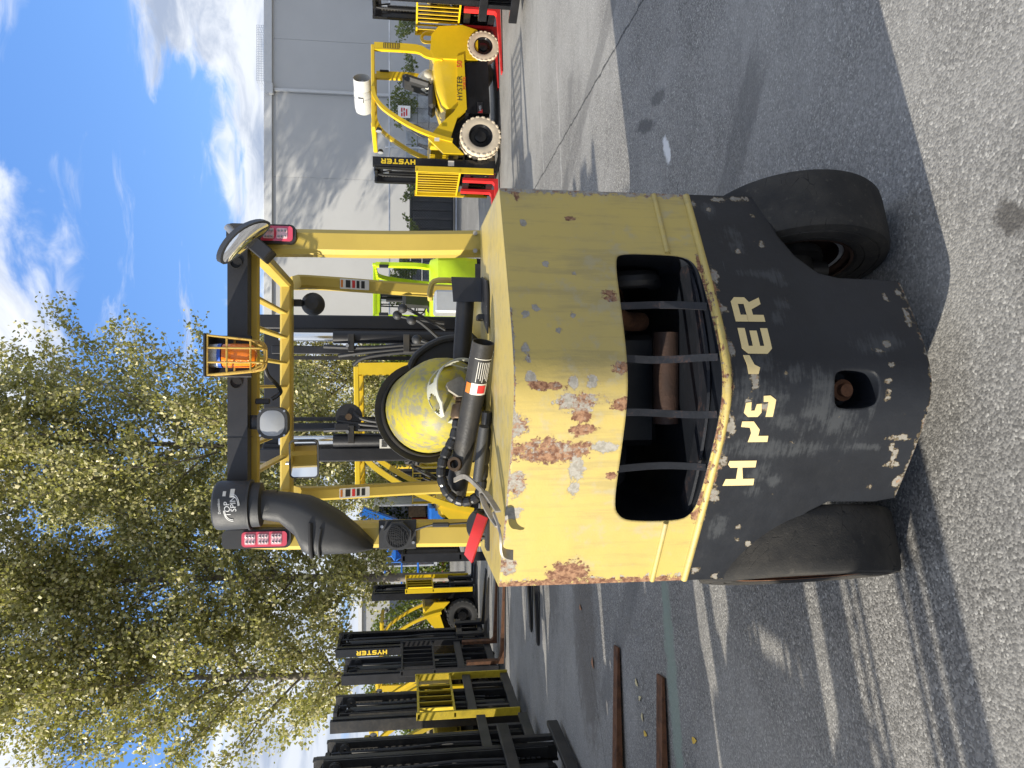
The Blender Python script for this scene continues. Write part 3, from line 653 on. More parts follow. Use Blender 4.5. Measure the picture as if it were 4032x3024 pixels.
# body ahead of the counterweight
b = MB().box((-.01, 3.38, .55), (1.06, 1.2, .62), .03); b.box((-.01, 4.1, .40), (1.06, .4, .35), .03); b.build('frame', M['black'], truck)
b = MB().box((-.01, 3.28, 1.05), (.86, .98, .40), .05); b.build('hood', M['yellow'], truck)
b = MB().box((-.01, 3.98, .98), (.98, .16, .62), .03); b.build('front_cowl', M['yellow'], truck)
for s_ in (-1, 1): smooth_tyre((-.01 + s_ * .50, 4.28, .40), .40, .27, 0, M['rubber'], M['yellow'], truck)
# seat
MB().box((-.02, 3.35, 1.30), (.46, .44, .12), .04).build('seat', M['foam'], truck)
sb = MB().tube([(.19, 3.12, 1.32), (.175, 3.12, 1.42), (.11, 3.12, 1.515), (.02, 3.12, 1.54), (-.07, 3.12, 1.515), (-.135, 3.12, 1.42), (-.15, 3.12, 1.32)], .014, 8, smooth=5)
sb.build('seat_trim', M['plastic'], truck)
MB().prism([(.19, 1.30), (.175, 1.42), (.11, 1.51), (.02, 1.535), (-.07, 1.51), (-.135, 1.42), (-.15, 1.30)], (0, 3.13, 0), (1, 0, 0), (0, 0, 1), (0, .1, 0)).build('seat_back', M['foam'], truck)
# steering wheel and levers
st = MB(); c = Vector((-.14, 3.72, 1.42)); ring = [c + Vector((math.cos(t_) * .17, math.sin(t_) * .15, math.sin(t_) * .07)) for t_ in np.linspace(0, 2 * math.pi, 28)]
st.tube(ring, .014, 8); st.cyl(c + Vector((0, .05, -.2)), c, .02); st.bar(c + Vector((-.16, 0, 0)), c + Vector((.16, 0, 0)), .02, .012)
st.build('steering_wheel', M['plastic'], truck)
for (tx, tz), (bx, bz), yy in (((.369, 1.563), (.27, 1.36), 3.8), ((.313, 1.52), (.20, 1.36), 3.8), ((.212, 1.496), (.17, 1.36), 3.7), ((.345, 1.59), (.31, 1.36), 3.9)):
    l = MB().tube([(tx, yy, tz), (tx - .012, yy, tz - .04), (bx, yy + .05, bz)], .008, 8, smooth=3); l.sphere((tx, yy, tz + .006), .024, 14, 9)
    l.build('control_lever', M['plastic'], truck)
MB().box((.37, 3.55, 1.36), (.10, .22, .13), .008).build('control_box', M['galv'], truck)
MB().tube([(.42, 3.2, 1.25), (.43, 3.2, 1.42), (.40, 3.25, 1.45), (.36, 3.3, 1.45)], .012, 8, smooth=4).build('grab_rail', M['yellow'], truck)

# overhead guard
gd = M['yellow']
def leg(p, w, d, name, bev=.012, upv=(0, 1, 0)):
    hw, hd = w / 2, d / 2; e = min(hw, hd) * .35
    sh = [(-hw + e, -hd), (hw - e, -hd), (hw, -hd + e), (hw, hd - e), (hw - e, hd), (-hw + e, hd), (-hw, hd - e), (-hw, -hd + e)]
    return MB().tube(p, .01, smooth=6, shape=sh, upv=upv).build(name, gd, truck, ang=30)
leg([(.526, 2.88, 1.26), (.515, 2.88, 1.6), (.512, 2.88, 1.95), (.51, 2.90, 2.13)], .090, .10, 'rear_leg')
leg([(-.558, 2.88, 1.26), (-.552, 2.88, 1.6), (-.55, 2.88, 1.95), (-.545, 2.90, 2.13)], .090, .10, 'rear_leg')
leg([(.478, 4.02, 1.0), (.482, 3.98, 1.45), (.485, 3.80, 1.92), (.47, 3.66, 2.06)], .062, .07, 'front_leg')
leg([(-.535, 4.02, 1.0), (-.533, 3.98, 1.45), (-.525, 3.80, 1.92), (-.505, 3.66, 2.06)], .062, .07, 'front_leg')
for s0, s1 in ((.505, .455), (-.54, -.495)):
    MB().bar((s0, 2.90, 2.115), (s1, 3.62, 2.09), .045, .055, .008).build('side_rail', gd, truck)
MB().bar((.47, 3.60, 2.088), (-.515, 3.60, 2.088), .085, .05, .008).build('front_crossbar', gd, truck)
MB().bar((.50, 2.91, 2.105), (-.53, 2.91, 2.105), .03, .045, .006).build('rear_crossbar', gd, truck)
for bx in (.32, .21, .095, -.01, -.115, -.217, -.324):
    MB().bar((bx, 2.925, 2.108), (bx, 3.557, 2.098), .012, .038, .003).build('roof_bar', gd, truck)
# black equipment beam with mounting holes
bm_ = MB()
sec = [(-.04, -.034), (.028, -.034), (.04, -.022), (.04, .022), (.028, .034), (-.04, .034)]
bm_.tube([(.52, 2.845, 2.138), (-.50, 2.845, 2.138)], .01, shape=[(a_, c_) for a_, c_ in sec], upv=(0, 0, 1))
beam = bm_.build('equipment_beam', M['beam'], truck, ang=20)
for hx in (.425, .005): MB().lathe([(.021, -.0005), (.0215, -.003), (.019, -.0035), (.0185, .001), (0, .0012)], (hx, 2.8035, 2.142), (0, 1, 0), 24).build('mounting_hole', M['dark_void'], beam)  # dark discs, the shade inside each hole given as colour
MB().box((-.190, 2.8445, 2.138), (.003, .083, .0705)).build('beam_seam', M['print'], beam)

# tail lamps
def tail_lamp(cx, z0, z1, lens0, lens1):
    y = 2.80; w = .066
    h = MB().prism(rrect(w, z1 - z0, .02), (cx, y, (z0 + z1) / 2), (1, 0, 0), (0, 0, 1), (0, .05, 0)).build('tail_lamp', M['plastic'], truck)
    MB().prism(rrect(w * .80, lens1 - lens0, .012), (cx, y - .006, (lens0 + lens1) / 2), (1, 0, 0), (0, 0, 1), (0, .008, 0)).build('lens', M['red_lens'], h)
    step = (lens1 - lens0 - .02) / 3
    for k in range(3):
        zc = lens1 - .006 - step * (k + .5)
        MB().prism(rrect(w * .56, step * .80, .004), (cx, y - .0085, zc), (1, 0, 0), (0, 0, 1), (0, .004, 0)).build('led_window', M['pink_lens'], h)
        e = MB()
        for ix in (-1, 1):
            for iz in (-1, 0, 1): e.sphere((cx + ix * w * .15, y - .009, zc + iz * step * .24), .0042, 8, 6)
        e.build('led', M['lamp_glass'], h)
tail_lamp(.530, 1.938, 2.175, 1.948, 2.105)
tail_lamp(-.545, 1.955, 2.190, 1.968, 2.122)

# right convex mirror on its bracket
mir = bpy.data.objects.new('side_mirror', None); COL.objects.link(mir); mir.parent = truck
ax_ = Vector((.60, 0, -.80)).normalized(); sd = Vector((.80, 0, .60)).normalized(); mc = Vector((.478, 2.70, 2.088))
nrm = (Vector((-.30, -.80, -.52))).normalized(); sd2 = nrm.cross(ax_).normalized(); ax2 = sd2.cross(nrm).normalized()
MB().prism([(a_ * .108, b_ * .034 + .012 * (1 - a_ * a_)) for a_, b_ in [(math.cos(q), math.sin(q)) for q in np.linspace(0, 2 * math.pi, 28, endpoint=False)]], mc, ax2, sd2, -nrm * .04).build('mirror_housing', M['plastic'], mir)
dome = MB(); fr = []
for i in range(6):
    k = 1 - i / 5; fr.append([mc + ax2 * (math.cos(q) * .098 * k) + sd2 * (math.sin(q) * .028 * k + .012 * (1 - (math.cos(q) * k) ** 2)) + nrm * (.002 + .012 * (1 - k * k)) for q in np.linspace(0, 2 * math.pi, 28, endpoint=False)])
dome.ring(fr, True).build('mirror_glass', M['mirror'], mir, ang=60)
MB().cyl(mc + Vector((.02, .03, .03)), mc + Vector((.062, .05, .072)), .013).build('mirror_stud', M['steel'], mir)
br = MB().bar((.44, 2.765, 2.02), (.50, 2.765, 2.09), .05, .10, .004, upv=(0, 1, 0)); br.build('mirror_bracket', M['black'], mir)
MB().cyl((.458, 2.735, 2.043), (.458, 2.727, 2.043), .011, n=6).build('bolt', M['steel'], mir)

# caged amber beacon hanging from a plate
bc = bpy.data.objects.new('beacon', None); COL.objects.link(bc); bc.parent = truck
MB().box((.0965, 2.735, 2.214), (.145, .145, .008), .002).build('beacon_plate', M['black'], bc)
MB().box((.0965, 2.802, 2.15), (.145, .008, .125), .002).build('beacon_plate', M['black'], bc)
MB().cyl((.0965, 2.735, 2.210), (.0965, 2.735, 2.183), .040, n=28).build('beacon_base', M['galv'], bc)
MB().cyl((.0965, 2.735, 2.183), (.0965, 2.735, 2.172), .041, n=28).build('beacon_band', M['blue_print'], bc)
MB().lathe([(.040, 2.168), (.042, 2.14), (.041, 2.085), (.038, 2.072), (.028, 2.062), (0, 2.06)], (.0965, 2.735, 0), (0, 0, 1), 28).build('beacon_lens', M['amber'], bc)
cg = MB(); C0 = Vector((.0965, 2.735, 0))
def sq(hw, z): return [C0 + Vector((sx * hw, sy * hw, z)) for sx, sy in ((-1, -1), (1, -1), (1, 1), (-1, 1))]
for hw, z in ((.066, 2.206), (.060, 2.145), (.052, 2.07)):
    q = sq(hw, z); cg.tube(q + [q[0]], .0036, 6)
for off in (-.024, .024):
    for ax in (0, 1):
        pts = [(-.066, 2.206), (-.052, 2.07), (-.040, 2.036), (.0, 2.030), (.040, 2.036), (.052, 2.07), (.066, 2.206)]
        P_ = [C0 + (Vector((off, a_, z)) if ax else Vector((a_, off, z))) for a_, z in pts]; cg.tube(P_, .0036, 6, smooth=3)
for sx, sy in ((-1, -1), (1, -1), (1, 1), (-1, 1)):
    cg.tube([C0 + Vector((sx * .066, sy * .066, 2.206)), C0 + Vector((sx * .052, sy * .052, 2.07)), C0 + Vector((sx * .03, sy * .03, 2.034))], .0036, 6)
cg.build('beacon_cage', M['cage'], bc)
cr = MB().tube([(.07, 2.76, 2.04), (.03, 2.78, 2.03), (.0, 2.83, 2.01), (-.03, 2.86, 2.0), (-.055, 2.86, 2.03)], .0075, 8, smooth=6)
cr.build('cable_conduit', M['conduit'], bc); MB().box((-.062, 2.86, 2.062), (.02, .02, .05), .003).build('cable_connector', M['plastic'], bc)

# rear work lamp
wl = bpy.data.objects.new('work_lamp', None); COL.objects.link(wl); wl.parent = truck
MB().prism(rrect(.108, .102, .038, 6), (-.135, 2.735, 2.008), (1, 0, 0), (0, 0, 1), (0, .06, 0)).build('lamp_housing', M['plastic'], wl)
lg = MB(); n_ = 28; fr = []
for k in (1, .75, .4, .02): fr.append([Vector((-.135 + px_ * k, 2.7345 - .006 * (1 - k * k), 2.008 + pz_ * k)) for px_, pz_ in rrect(.088, .082, .034, 6)])
lg.ring(fr, True).build('lamp_lens', M['lamp_glass'], wl, ang=60)
for sx in (-1, 1):
    for sz in (-1, 1): MB().cyl((-.135 + sx * .042, 2.736, 2.008 + sz * .040), (-.135 + sx * .042, 2.732, 2.008 + sz * .040), .004, n=8).build('screw', M['steel'], wl)
br = MB(); br.bar((-.135, 2.79, 2.05), (-.135, 2.83, 2.10), .05, .006); br.cyl((-.135, 2.80, 2.06), (-.135, 2.80, 2.085), .022, n=12); br.build('lamp_bracket', M['plastic'], wl)
# work lamp on the front crossbar, seen from behind
wf = bpy.data.objects.new('work_lamp', None); COL.objects.link(wf); wf.parent = truck
MB().lathe([(.0, -.055), (.03, -.05), (.048, -.03), (.054, 0), (.054, .02), (0, .022)], (.375, 3.70, 1.985), (0, 1, 0), 24).build('lamp_housing', M['plastic'], wf)
MB().box((.375, 3.66, 2.05), (.03, .05, .045), .004).build('lamp_bracket', M['plastic'], wf)
# cab mirror
cm_ = bpy.data.objects.new('cab_mirror', None); COL.objects.link(cm_); cm_.parent = truck
cN = Vector((-.16, -.97, -.02)).normalized(); cX = Vector((0, 0, 1)).cross(cN).normalized() * -1; cZ = cN.cross(cX) * 1
cX = Vector((cN.y, -cN.x, 0)).normalized() * -1; cZ = cX.cross(-cN).normalized()
MB().prism(rrect(.170, .125, .02), (-.326, 3.42, 1.990), cX, cZ, -cN * .022).build('mirror_housing', M['plastic'], cm_)
MB().prism(rrect(.155, .110, .014), Vector((-.326, 3.42, 1.990)) + cN * .0015, cX, cZ, -cN * .002).build('mirror_glass', M['mirror'], cm_, ang=0)
MB().cyl((-.345, 3.46, 2.07), (-.345, 3.45, 2.03), .008).build('mirror_stud', M['steel'], cm_)

# intake with pre-cleaner bowl
itk = bpy.data.objects.new('air_intake', None); COL.objects.link(itk); itk.parent = truck
pc = MB().lathe([(0, 2.195), (.072, 2.193), (.081, 2.186), (.0835, 2.176), (.0815, 2.082), (.086, 2.080), (.086, 2.074), (.077, 2.072)], (-.413, 2.73, 0), (0, 0, 1), 40).build('pre_cleaner', M['plastic'], itk)
MB().lathe([(.074, 2.076), (.076, 2.070), (.075, 2.042), (.050, 2.036), (.047, 1.99)], (-.413, 2.73, 0), (0, 0, 1), 36).build('pre_cleaner_collar', M['plastic'], itk)
# tall snorkel moulding: sections down the leg
secs = [(2.045, -.368, -.462, 2.685, 2.775), (1.98, -.371, -.474, 2.68, 2.785), (1.93, -.378, -.520, 2.675, 2.80), (1.905, -.384, -.575, 2.672, 2.81), (1.885, -.388, -.588, 2.67, 2.82), (1.842, -.408, -.590, 2.67, 2.83), (1.775, -.452, -.590, 2.68, 2.83), (1.72, -.505, -.588, 2.70, 2.83), (1.668, -.565, -.584, 2.75, 2.83)]
fr = []
for z, xr, xl, ya, yb_ in secs:
    w, d = xr - xl, yb_ - ya; fr.append([Vector(((xr + xl) / 2 + px_, (ya + yb_) / 2 + py_, z)) for px_, py_ in rrect(w, d, min(w, d) * .38, 5)])
MB().ring(fr, True).build('snorkel', M['plastic'], itk, ang=50)
MB().tube([(-.490, 2.668, 1.838), (-.54, 2.664, 1.846), (-.588, 2.69, 1.846), (-.596, 2.75, 1.846)], .005, 8, smooth=4).build('snorkel_rib', M['plastic'], itk)
MB().tube([(-.470, 2.668, 1.872), (-.53, 2.6655, 1.872), (-.587, 2.69, 1.872), (-.595, 2.75, 1.872)], .007, 8, smooth=4).build('snorkel_groove', M['dark_void'], itk)  # dark tube drawn for the shade in the groove
# printing on the bowl, wrapped round it
def wrap_text(txt, size, ang0, z, r, m, slant=0.):
    me = text_mesh(txt, size); cx, cy = -.413, 2.73
    for v_ in me.vertices:
        a_ = ang0 + (v_.co.x) / r; zz = z + v_.co.y + v_.co.x * slant
        v_.co = (cx + math.sin(a_) * (r + .0008) - ORG[0], cy - math.cos(a_) * (r + .0008) - ORG[1], zz)
    me.materials.clear(); me.materials.append(m); return put('lettering', me, itk)
wrap_text('Donaldson', .0115, -.20, 2.158, .0832, M['white'], .1)
wrap_text('TOP', .026, -.32, 2.126, .0828, M['white'], .12); wrap_text('SPIN', .026, -.12, 2.108, .0825, M['white'], .12)
for k_, (r1, z1) in enumerate(((.040, 2.130), (.046, 2.130))):
    for a0, a1 in ((100, 190), (280, 370)):
        pts = []
        for q in np.linspace(R(a0), R(a1), 14):
            xx = math.cos(q) * r1; zz = z1 - .006 + math.sin(q) * r1 * .55; an = .03 + xx / .083
            pts.append((-.413 + math.sin(an) * .0838, 2.73 - math.cos(an) * .0838, zz))
        MB().tube(pts, .0014, 4).build('swoosh', M['white'], itk)
lb = []
for an, z, w_, h2 in ((.62, 2.150, .018, .010), (.66, 2.125, .030, .014)):
    pts = [(-.413 + math.sin(an + q) * .0834, 2.73 - math.cos(an + q) * .0834, z) for q in np.linspace(-w_ / 2 / .083, w_ / 2 / .083, 6)]
    MB().tube(pts, .01, shape=[(-h2 / 2, -.0004), (h2 / 2, -.0004), (h2 / 2, .0006), (-h2 / 2, .0006)], upv=(.6, -.8, 0)).build('label', M['sticker'], itk)

# reversing alarm on the left leg
al = bpy.data.objects.new('reversing_alarm', None); COL.objects.link(al); al.parent = truck
ac = Vector((-.545, 2.80, 1.582))
MB().box(ac + Vector((0, .022, 0)), (.105, .008, .135), .002).build('alarm_bracket', M['plastic'], al)
oc = [(math.cos(R(22.5 + 45 * k)) * .052, math.sin(R(22.5 + 45 * k)) * .052) for k in range(8)]
MB().prism(oc, ac + Vector((0, -.022, 0)), (1, 0, 0), (0, 0, 1), (0, .042, 0)).build('alarm_body', M['plastic'], al)
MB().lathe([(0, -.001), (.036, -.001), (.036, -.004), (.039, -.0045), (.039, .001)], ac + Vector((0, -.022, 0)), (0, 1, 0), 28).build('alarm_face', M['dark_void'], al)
gr = MB()
for k in range(-4, 5):
    d_ = k * .008; hl = math.sqrt(max(0, .036 ** 2 - d_ * d_))
    gr.tube([ac + Vector((d_ - hl * .5, -.027, -hl * .86)), ac + Vector((d_ + hl * .3, -.029, 0)), ac + Vector((d_ + hl * .5, -.027, hl * .86))], .0011, 4, smooth=3)
    gr.tube([ac + Vector((-hl, -.0275, d_)), ac + Vector((0, -.029, d_ + .003)), ac + Vector((hl, -.0275, d_))], .0011, 4, smooth=3)
gr.build('alarm_grille', M['plastic'], al)
for sz in (-1, 1): MB().cyl(ac + Vector((.03 * sz, .018, .056 * sz)), ac + Vector((.03 * sz, .012, .056 * sz)), .006, n=6).build('bolt', M['steel'], al)
MB().tube([ac + Vector((.01, .02, -.05)), ac + Vector((.03, .01, -.11)), ac + Vector((.035, .0, -.16)), ac + Vector((.04, 0, -.26))], .004, 6, smooth=4).build('alarm_wire', M['hose'], al)
MB().box(ac + Vector((.035, -.002, -.155)), (.016, .014, .06), .003).build('cable_connector', M['plastic'], al)

# stickers on the front legs
def sticker(o, ux, uy, w, h, parent, seed=0):
    o, ux, uy = Vector(o), Vector(ux).normalized(), Vector(uy).normalized(); n = ux.cross(uy)
    s0 = MB().prism(rrect(w, h, .003, 2), o, ux, uy, n * .0012).build('warning_sticker', M['sticker'], parent, ang=0)
    blocks = [('orange_print', .46, .07), ('print', .24, .16), ('red_print', .04, .10), ('print', -.12, .10), ('print', -.30, .12)]
    for mm, c_, hh in blocks:
        MB().prism(rrect(w * .72, h * hh, .001, 2), o + uy * (h * c_ * .95) + n * .0014, ux, uy, n * .0006).build('print_block', M[mm], s0, ang=0)
sticker((.484, 3.806, 1.80), (1, 0, 0), (0, -.36, .93), .05, .145, truck)
sticker((-.527, 3.806, 1.80), (1, 0, 0), (0, -.36, .93), .048, .15, truck)
# leg foot details
for q in ((.49, 2.826, 1.30), (.555, 2.826, 1.30)): MB().cyl(q, (q[0], q[1] - .006, q[2]), .009, n=6).build('bolt', M['zinc'], truck)

# mast ahead of the cab
ms = bpy.data.objects.new('mast', None); COL.objects.link(ms); ms.parent = truck
def channel(x, y, z0, z1, w, d, side, m, parent, t_=.016):
    o = MB()
    o.box((x, y, (z0 + z1) / 2), (t_, d, z1 - z0), .003)
    for q in (-1, 1): o.box((x + side * (w / 2), y + q * (d / 2 - t_ / 2), (z0 + z1) / 2), (w, t_, z1 - z0), .003)
    return o.build('mast_rail', m, parent)
for s_ in (-1, 1):
    channel(-.025 + s_ * .400, 4.45, .12, 2.36, .07, .14, -s_, M['black'], ms)
    channel(-.025 + s_ * .315, 4.47, .12, 2.34, .055, .12, s_, M['black'], ms)
    MB().cyl((-.025 + s_ * .285, 4.34, .2), (-.025 + s_ * .285, 4.34, 1.95), .036, n=18).build('lift_cylinder', M['black'], ms)
    MB().cyl((-.025 + s_ * .285, 4.34, 1.95), (-.025 + s_ * .285, 4.34, 2.24), .026, n=18).build('cylinder_rod', M['chrome'], ms)
    MB().box((-.025 + s_ * .368, 4.375, 1.24), (.070, .012, 2.22), .003).build('mast_plate', M['black'], ms)
    MB().box((-.025 + s_ * .215, 4.405, 1.24), (.045, .03, 2.1), .003).build('mast_rail', M['black'], ms)
    ch = MB(); ch.box((-.025 + s_ * .172, 4.44, 1.25), (.022, .012, 2.0)); ch.build('lift_chain', M['mast_old'], ms)
    for k in range(3):
        MB().tube([(-.025 + s_ * (.245 - k * .022), 4.30, .9), (-.025 + s_ * (.25 - k * .02), 4.295, 1.4), (-.025 + s_ * (.225 - k * .024), 4.30, 1.75), (-.025 + s_ * (.23 - k * .05), 4.32, 2.0 - .08 * k)], .011, 8, smooth=5).build('hose', M['hose'], ms)
    for zc in (1.30, 1.55, 1.85): MB().box((-.025 + s_ * .25, 4.285, zc), (.10, .018, .035), .003).build('hose_clamp', M['mast_old'], ms)
    MB().cyl((-.025 + s_ * .235, 4.283, 1.87), (-.025 + s_ * .235, 4.270, 1.87), .010, n=6).build('bolt', M['steel'], ms)
MB().box((-.025, 4.47, 2.28), (.80, .05, .12), .006).build('mast_crossmember', M['black'], ms)
MB().box((-.025, 4.50, 1.05), (.80, .05, .14), .006).build('mast_crossmember', M['black'], ms)
sh = MB().lathe([(.018, -.018), (.072, -.018), (.072, -.010), (.058, -.006), (.058, .006), (.072, .010), (.072, .018), (.018, .018)], (-.18, 4.33, 1.865), (0, 1, 0), 28); sh.build('hose_sheave', M['black'], ms)
MB().cyl((-.18, 4.30, 1.865), (-.18, 4.36, 1.865), .018, n=12).build('sheave_pin', M['brass'], ms)
MB().box((-.235, 4.32, 1.87), (.04, .05, .14), .004).build('sheave_bracket', M['black'], ms)
MB().prism(rrect(.05, .075, .002, 2), (-.33, 4.302, 1.66), (1, 0, 0), (0, 0, 1), (0, .002, 0)).build('label', M['sticker'], ms)
for k in range(5): MB().box((-.345 + k * .008, 4.300, 1.672), (.004, .002, .03)).build('print_block', M['print'], ms)
# carriage and forks
cgm = MB().box((-.025, 4.66, .22), (1.1, .05, .13), .006); cgm.box((-.025, 4.66, .62), (1.1, .05, .13), .006); cgm.build('carriage', M['black'], truck)
for fx in (-.33, .28):
    MB().box((fx, 4.72, .40), (.13, .05, .66), .006).build('fork', M['mast_old'], truck)
    MB().prism([(0, .02), (1.15, .02), (1.15, .035), (.2, .075), (0, .075)], (fx - .065, 4.745, .0), (0, 1, 0), (0, 0, 1), (.13, 0, 0)).build('fork', M['mast_old'], truck)

# things on the deck: bracket tubes, bent plate, hoses, latch
dk = 1.284
br = bpy.data.objects.new('tank_bracket', None); COL.objects.link(br); br.parent = truck
MB().cyl((.300, 2.70, 1.345), (.02, 2.72, 1.362), .031, n=24).build('bracket_tube', M['mast_old'], br)
def open_tube(p0, p1, r, t_, name, m):
    p0, p1 = Vector(p0), Vector(p1); a_ = p1 - p0; L = a_.length
    return MB().lathe([(r - t_, .16), (r - t_, 0), (r, 0), (r, L), (0, L)], p0, a_, 28).build(name, m, br)
p2a, p2b = Vector((.128, 2.34, 1.318)), Vector((-.365, 2.52, 1.392))
tb = open_tube(p2a, p2b, .0345, .004, 'bracket_tube', M['mast_old'])
# label wrapped on the tube
ta = (p2b - p2a).normalized(); tu = Vector((0, -1, .12)); tu = (tu - ta * tu.dot(ta)).normalized(); tw = ta.cross(tu)
def tube_patch(s0, s1, a0, a1, mm, lift=.0006, name='label', par=None):
    o = MB(); fr = []
    for q in np.linspace(R(a0), R(a1), 8):
        d_ = tu * math.cos(q) + tw * math.sin(q); fr.append([p2a + ta * s0 + d_ * (.0345 + lift), p2a + ta * s1 + d_ * (.0345 + lift), p2a + ta * s1 + d_ * (.034 + lift), p2a + ta * s0 + d_ * (.034 + lift)])
    return o.ring(fr, True).build(name, M[mm], br)
lbl = tube_patch(.045, .125, -75, 25, 'print'); tube_patch(.125, .162, -75, 20, 'sticker'); tube_patch(.130, .156, -60, -15, 'red_print', .0012, 'print_block'); tube_patch(.127, .160, 22, 50, 'orange_print', .0012, 'print_block')
for k in range(7): tube_patch(.055, .120 - .006 * (k % 3), -66 + k * 11, -63 + k * 11, 'sticker', .0012, 'print_line')
tube_patch(.045, .047, -75, 25, 'sticker', .0013, 'print_line')
# bent plate at the right end
pl = [(.365, 2.73, 1.392), (.372, 2.70, 1.30), (.360, 2.68, 1.294), (.30, 2.62, 1.290), (.20, 2.50, 1.288), (.13, 2.42, 1.288)]
pp = MB()
pp.prism([(.0, .0), (.085, .006), (.088, .118), (.0, .112)], (.285, 2.655, 1.278), (1, .15, 0), (0, .1, 1), (0, .006, 0))
pp.prism([(0, 0), (.11, .0), (.075, -.17), (.03, -.20), (-.10, -.20), (-.06, -.1)], (.262, 2.66, 1.2885), (1, 0, 0), (0, 1, 0), (0, 0, .005))
pp.build('bracket_plate', M['black'], br)
MB().box((.225, 2.60, 1.300), (.02, .06, .03), .004).build('hinge_block', M['mast_old'], br)
# strap hoop around the tank
TC = Vector((-.100, 2.84, 1.478)); TA = Vector((.225, -.92, -.29)).normalized(); TU = Vector((0, 0, 1)); TU = (TU - TA * TU.dot(TA)).normalized(); TW = TA.cross(TU)
TR = .158
pts = [TC - TA * .02 + (TU * math.cos(q) + TW * math.sin(q)) * (TR + .006) for q in np.linspace(R(-70), R(150), 30)]
MB().tube(pts, .01, shape=[(-.024, -.002), (.024, -.002), (.024, .002), (-.024, .002)], upv=TA).build('tank_strap', M['mast_old'], br)
hp = MB()
for i in range(len(pts) - 1):
    pass
fr = []
for q in np.linspace(R(-75), R(165), 32):
    d_ = TU * math.cos(q) + TW * math.sin(q); fr.append([TC + d_ * (TR + .003) - TA * .045, TC + d_ * (TR + .003) + TA * .008, TC + d_ * (TR + .008) + TA * .008, TC + d_ * (TR + .008) - TA * .045])
MB().ring(fr, True).build('tank_band', M['mast_old'], br)
# cradle under the tank
cr = MB().bar((-.22, 2.95, 1.31), (.02, 2.62, 1.31), .20, .04, .01); cr.build('tank_cradle', M['black'], br)
MB().cyl((-.30, 2.40, 1.33), (-.13, 2.345, 1.315), .016, n=14).build('latch_grip', M['plastic'], br)
# corrugated gas hose from the valve round to the left
hs = [(-.115, 2.46, 1.388), (-.175, 2.46, 1.402), (-.235, 2.46, 1.432), (-.295, 2.46, 1.440), (-.35, 2.455, 1.418), (-.375, 2.45, 1.372), (-.355, 2.44, 1.325), (-.30, 2.43, 1.312), (-.20, 2.42, 1.304), (-.08, 2.40, 1.300)]
P_ = MB(); Q = []
HS = [Vector(p_) for p_ in hs]
for i in range(len(HS) - 1):
    a_, b_, c_, d_ = HS[max(0, i - 1)], HS[i], HS[i + 1], HS[min(len(HS) - 1, i + 2)]
    for k in range(10):
        tt = k / 10; Q.append(.5 * ((2 * b_) + (c_ - a_) * tt + (2 * a_ - 5 * b_ + 4 * c_ - d_) * tt ** 2 + (3 * b_ - a_ - 3 * c_ + d_) * tt ** 3))
fr = []; u_ = None
for i, p_ in enumerate(Q):
    tn = (Q[min(i + 1, len(Q) - 1)] - Q[max(0, i - 1)]).normalized(); u_ = tn.orthogonal().normalized() if u_ is None else (u_ - tn * u_.dot(tn)).normalized(); w_ = tn.cross(u_)
    rad = .0165 if i % 5 else .0135
    fr.append([p_ + (u_ * math.cos(2 * math.pi * k / 12) + w_ * math.sin(2 * math.pi * k / 12)) * rad for k in range(12)])
MB().ring(fr, True).build('gas_hose', M['conduit'], br, ang=20)
# zinc toggle latch
MB().tube([(-.305, 2.44, 1.40), (-.285, 2.36, 1.37), (-.31, 2.24, 1.335), (-.33, 2.16, 1.318)], .006, smooth=4, shape=[(-.007, -.003), (.007, -.003), (.007, .003), (-.007, .003)], upv=(0, 0, 1)).build('latch_arm', M['zinc'], br)
lt = MB()
for s_ in (-1, 1):
    lt.tube([(-.315, 2.22, 1.335), (-.325 + s_ * .018, 2.18, 1.330), (-.345 + s_ * .022, 2.12, 1.318), (-.365 + s_ * .02, 2.065, 1.305)], .006, smooth=4, shape=[(-.008, -.0025), (.008, -.0025), (.008, .0025), (-.008, .0025)], upv=(1, 0, 0))
lt.build('latch_fork', M['zinc'], br)
lv = MB().tube([(-.36, 2.10, 1.313), (-.40, 2.05, 1.301), (-.445, 2.065, 1.296), (-.462, 2.078, 1.285), (-.468, 2.085, 1.262)], .006, smooth=4, shape=[(-.014, -.003), (.014, -.003), (.014, .003), (-.014, .003)], upv=(0, .2, 1))
lv.build('latch_lever', M['zinc'], br)
ey = MB().lathe([(.014, -.012), (.022, -.012), (.022, .012), (.014, .012), (.014, -.012)], (-.255, 2.445, 1.398), (.2, -.9, .3), 18); ey.build('latch_eye', M['brass'], br)
# ribbed filler cap and red strap
MB().lathe([(0, .052), (.036, .052), (.046, .044), (.050, .030), (.050, .006), (.045, .0), (0, 0)], (-.485, 2.62, 1.285), (.25, -.35, .9), 24).build('filler_cap', M['plastic'], truck)
rb = MB()
cA = Vector((.25, -.35, .9)).normalized(); cU = cA.orthogonal().normalized(); cW = cA.cross(cU)
for k in range(12):
    q = 2 * math.pi * k / 12; d_ = cU * math.cos(q) + cW * math.sin(q); rb.bar(Vector((-.485, 2.62, 1.285)) + cA * .006 + d_ * .052, Vector((-.485, 2.62, 1.285)) + cA * .036 + d_ * .051, .014, .006, .002, upv=d_)
rb.build('filler_cap_rib', M['plastic'], truck)
stp = MB().tube([(-.405, 2.36, 1.318), (-.46, 2.37, 1.335), (-.52, 2.42, 1.348), (-.56, 2.47, 1.352)], .01, smooth=5, shape=[(-.019, -.004), (.019, -.004), (.019, .004), (-.019, .004)], upv=(0, -.75, .6))
so = stp.build('red_pull_strap', M['red_strap'], truck); 
MB().box((-.46, 2.50, 1.288), (.16, .06, .014), .003).build('cap_base', M['plastic'], truck)

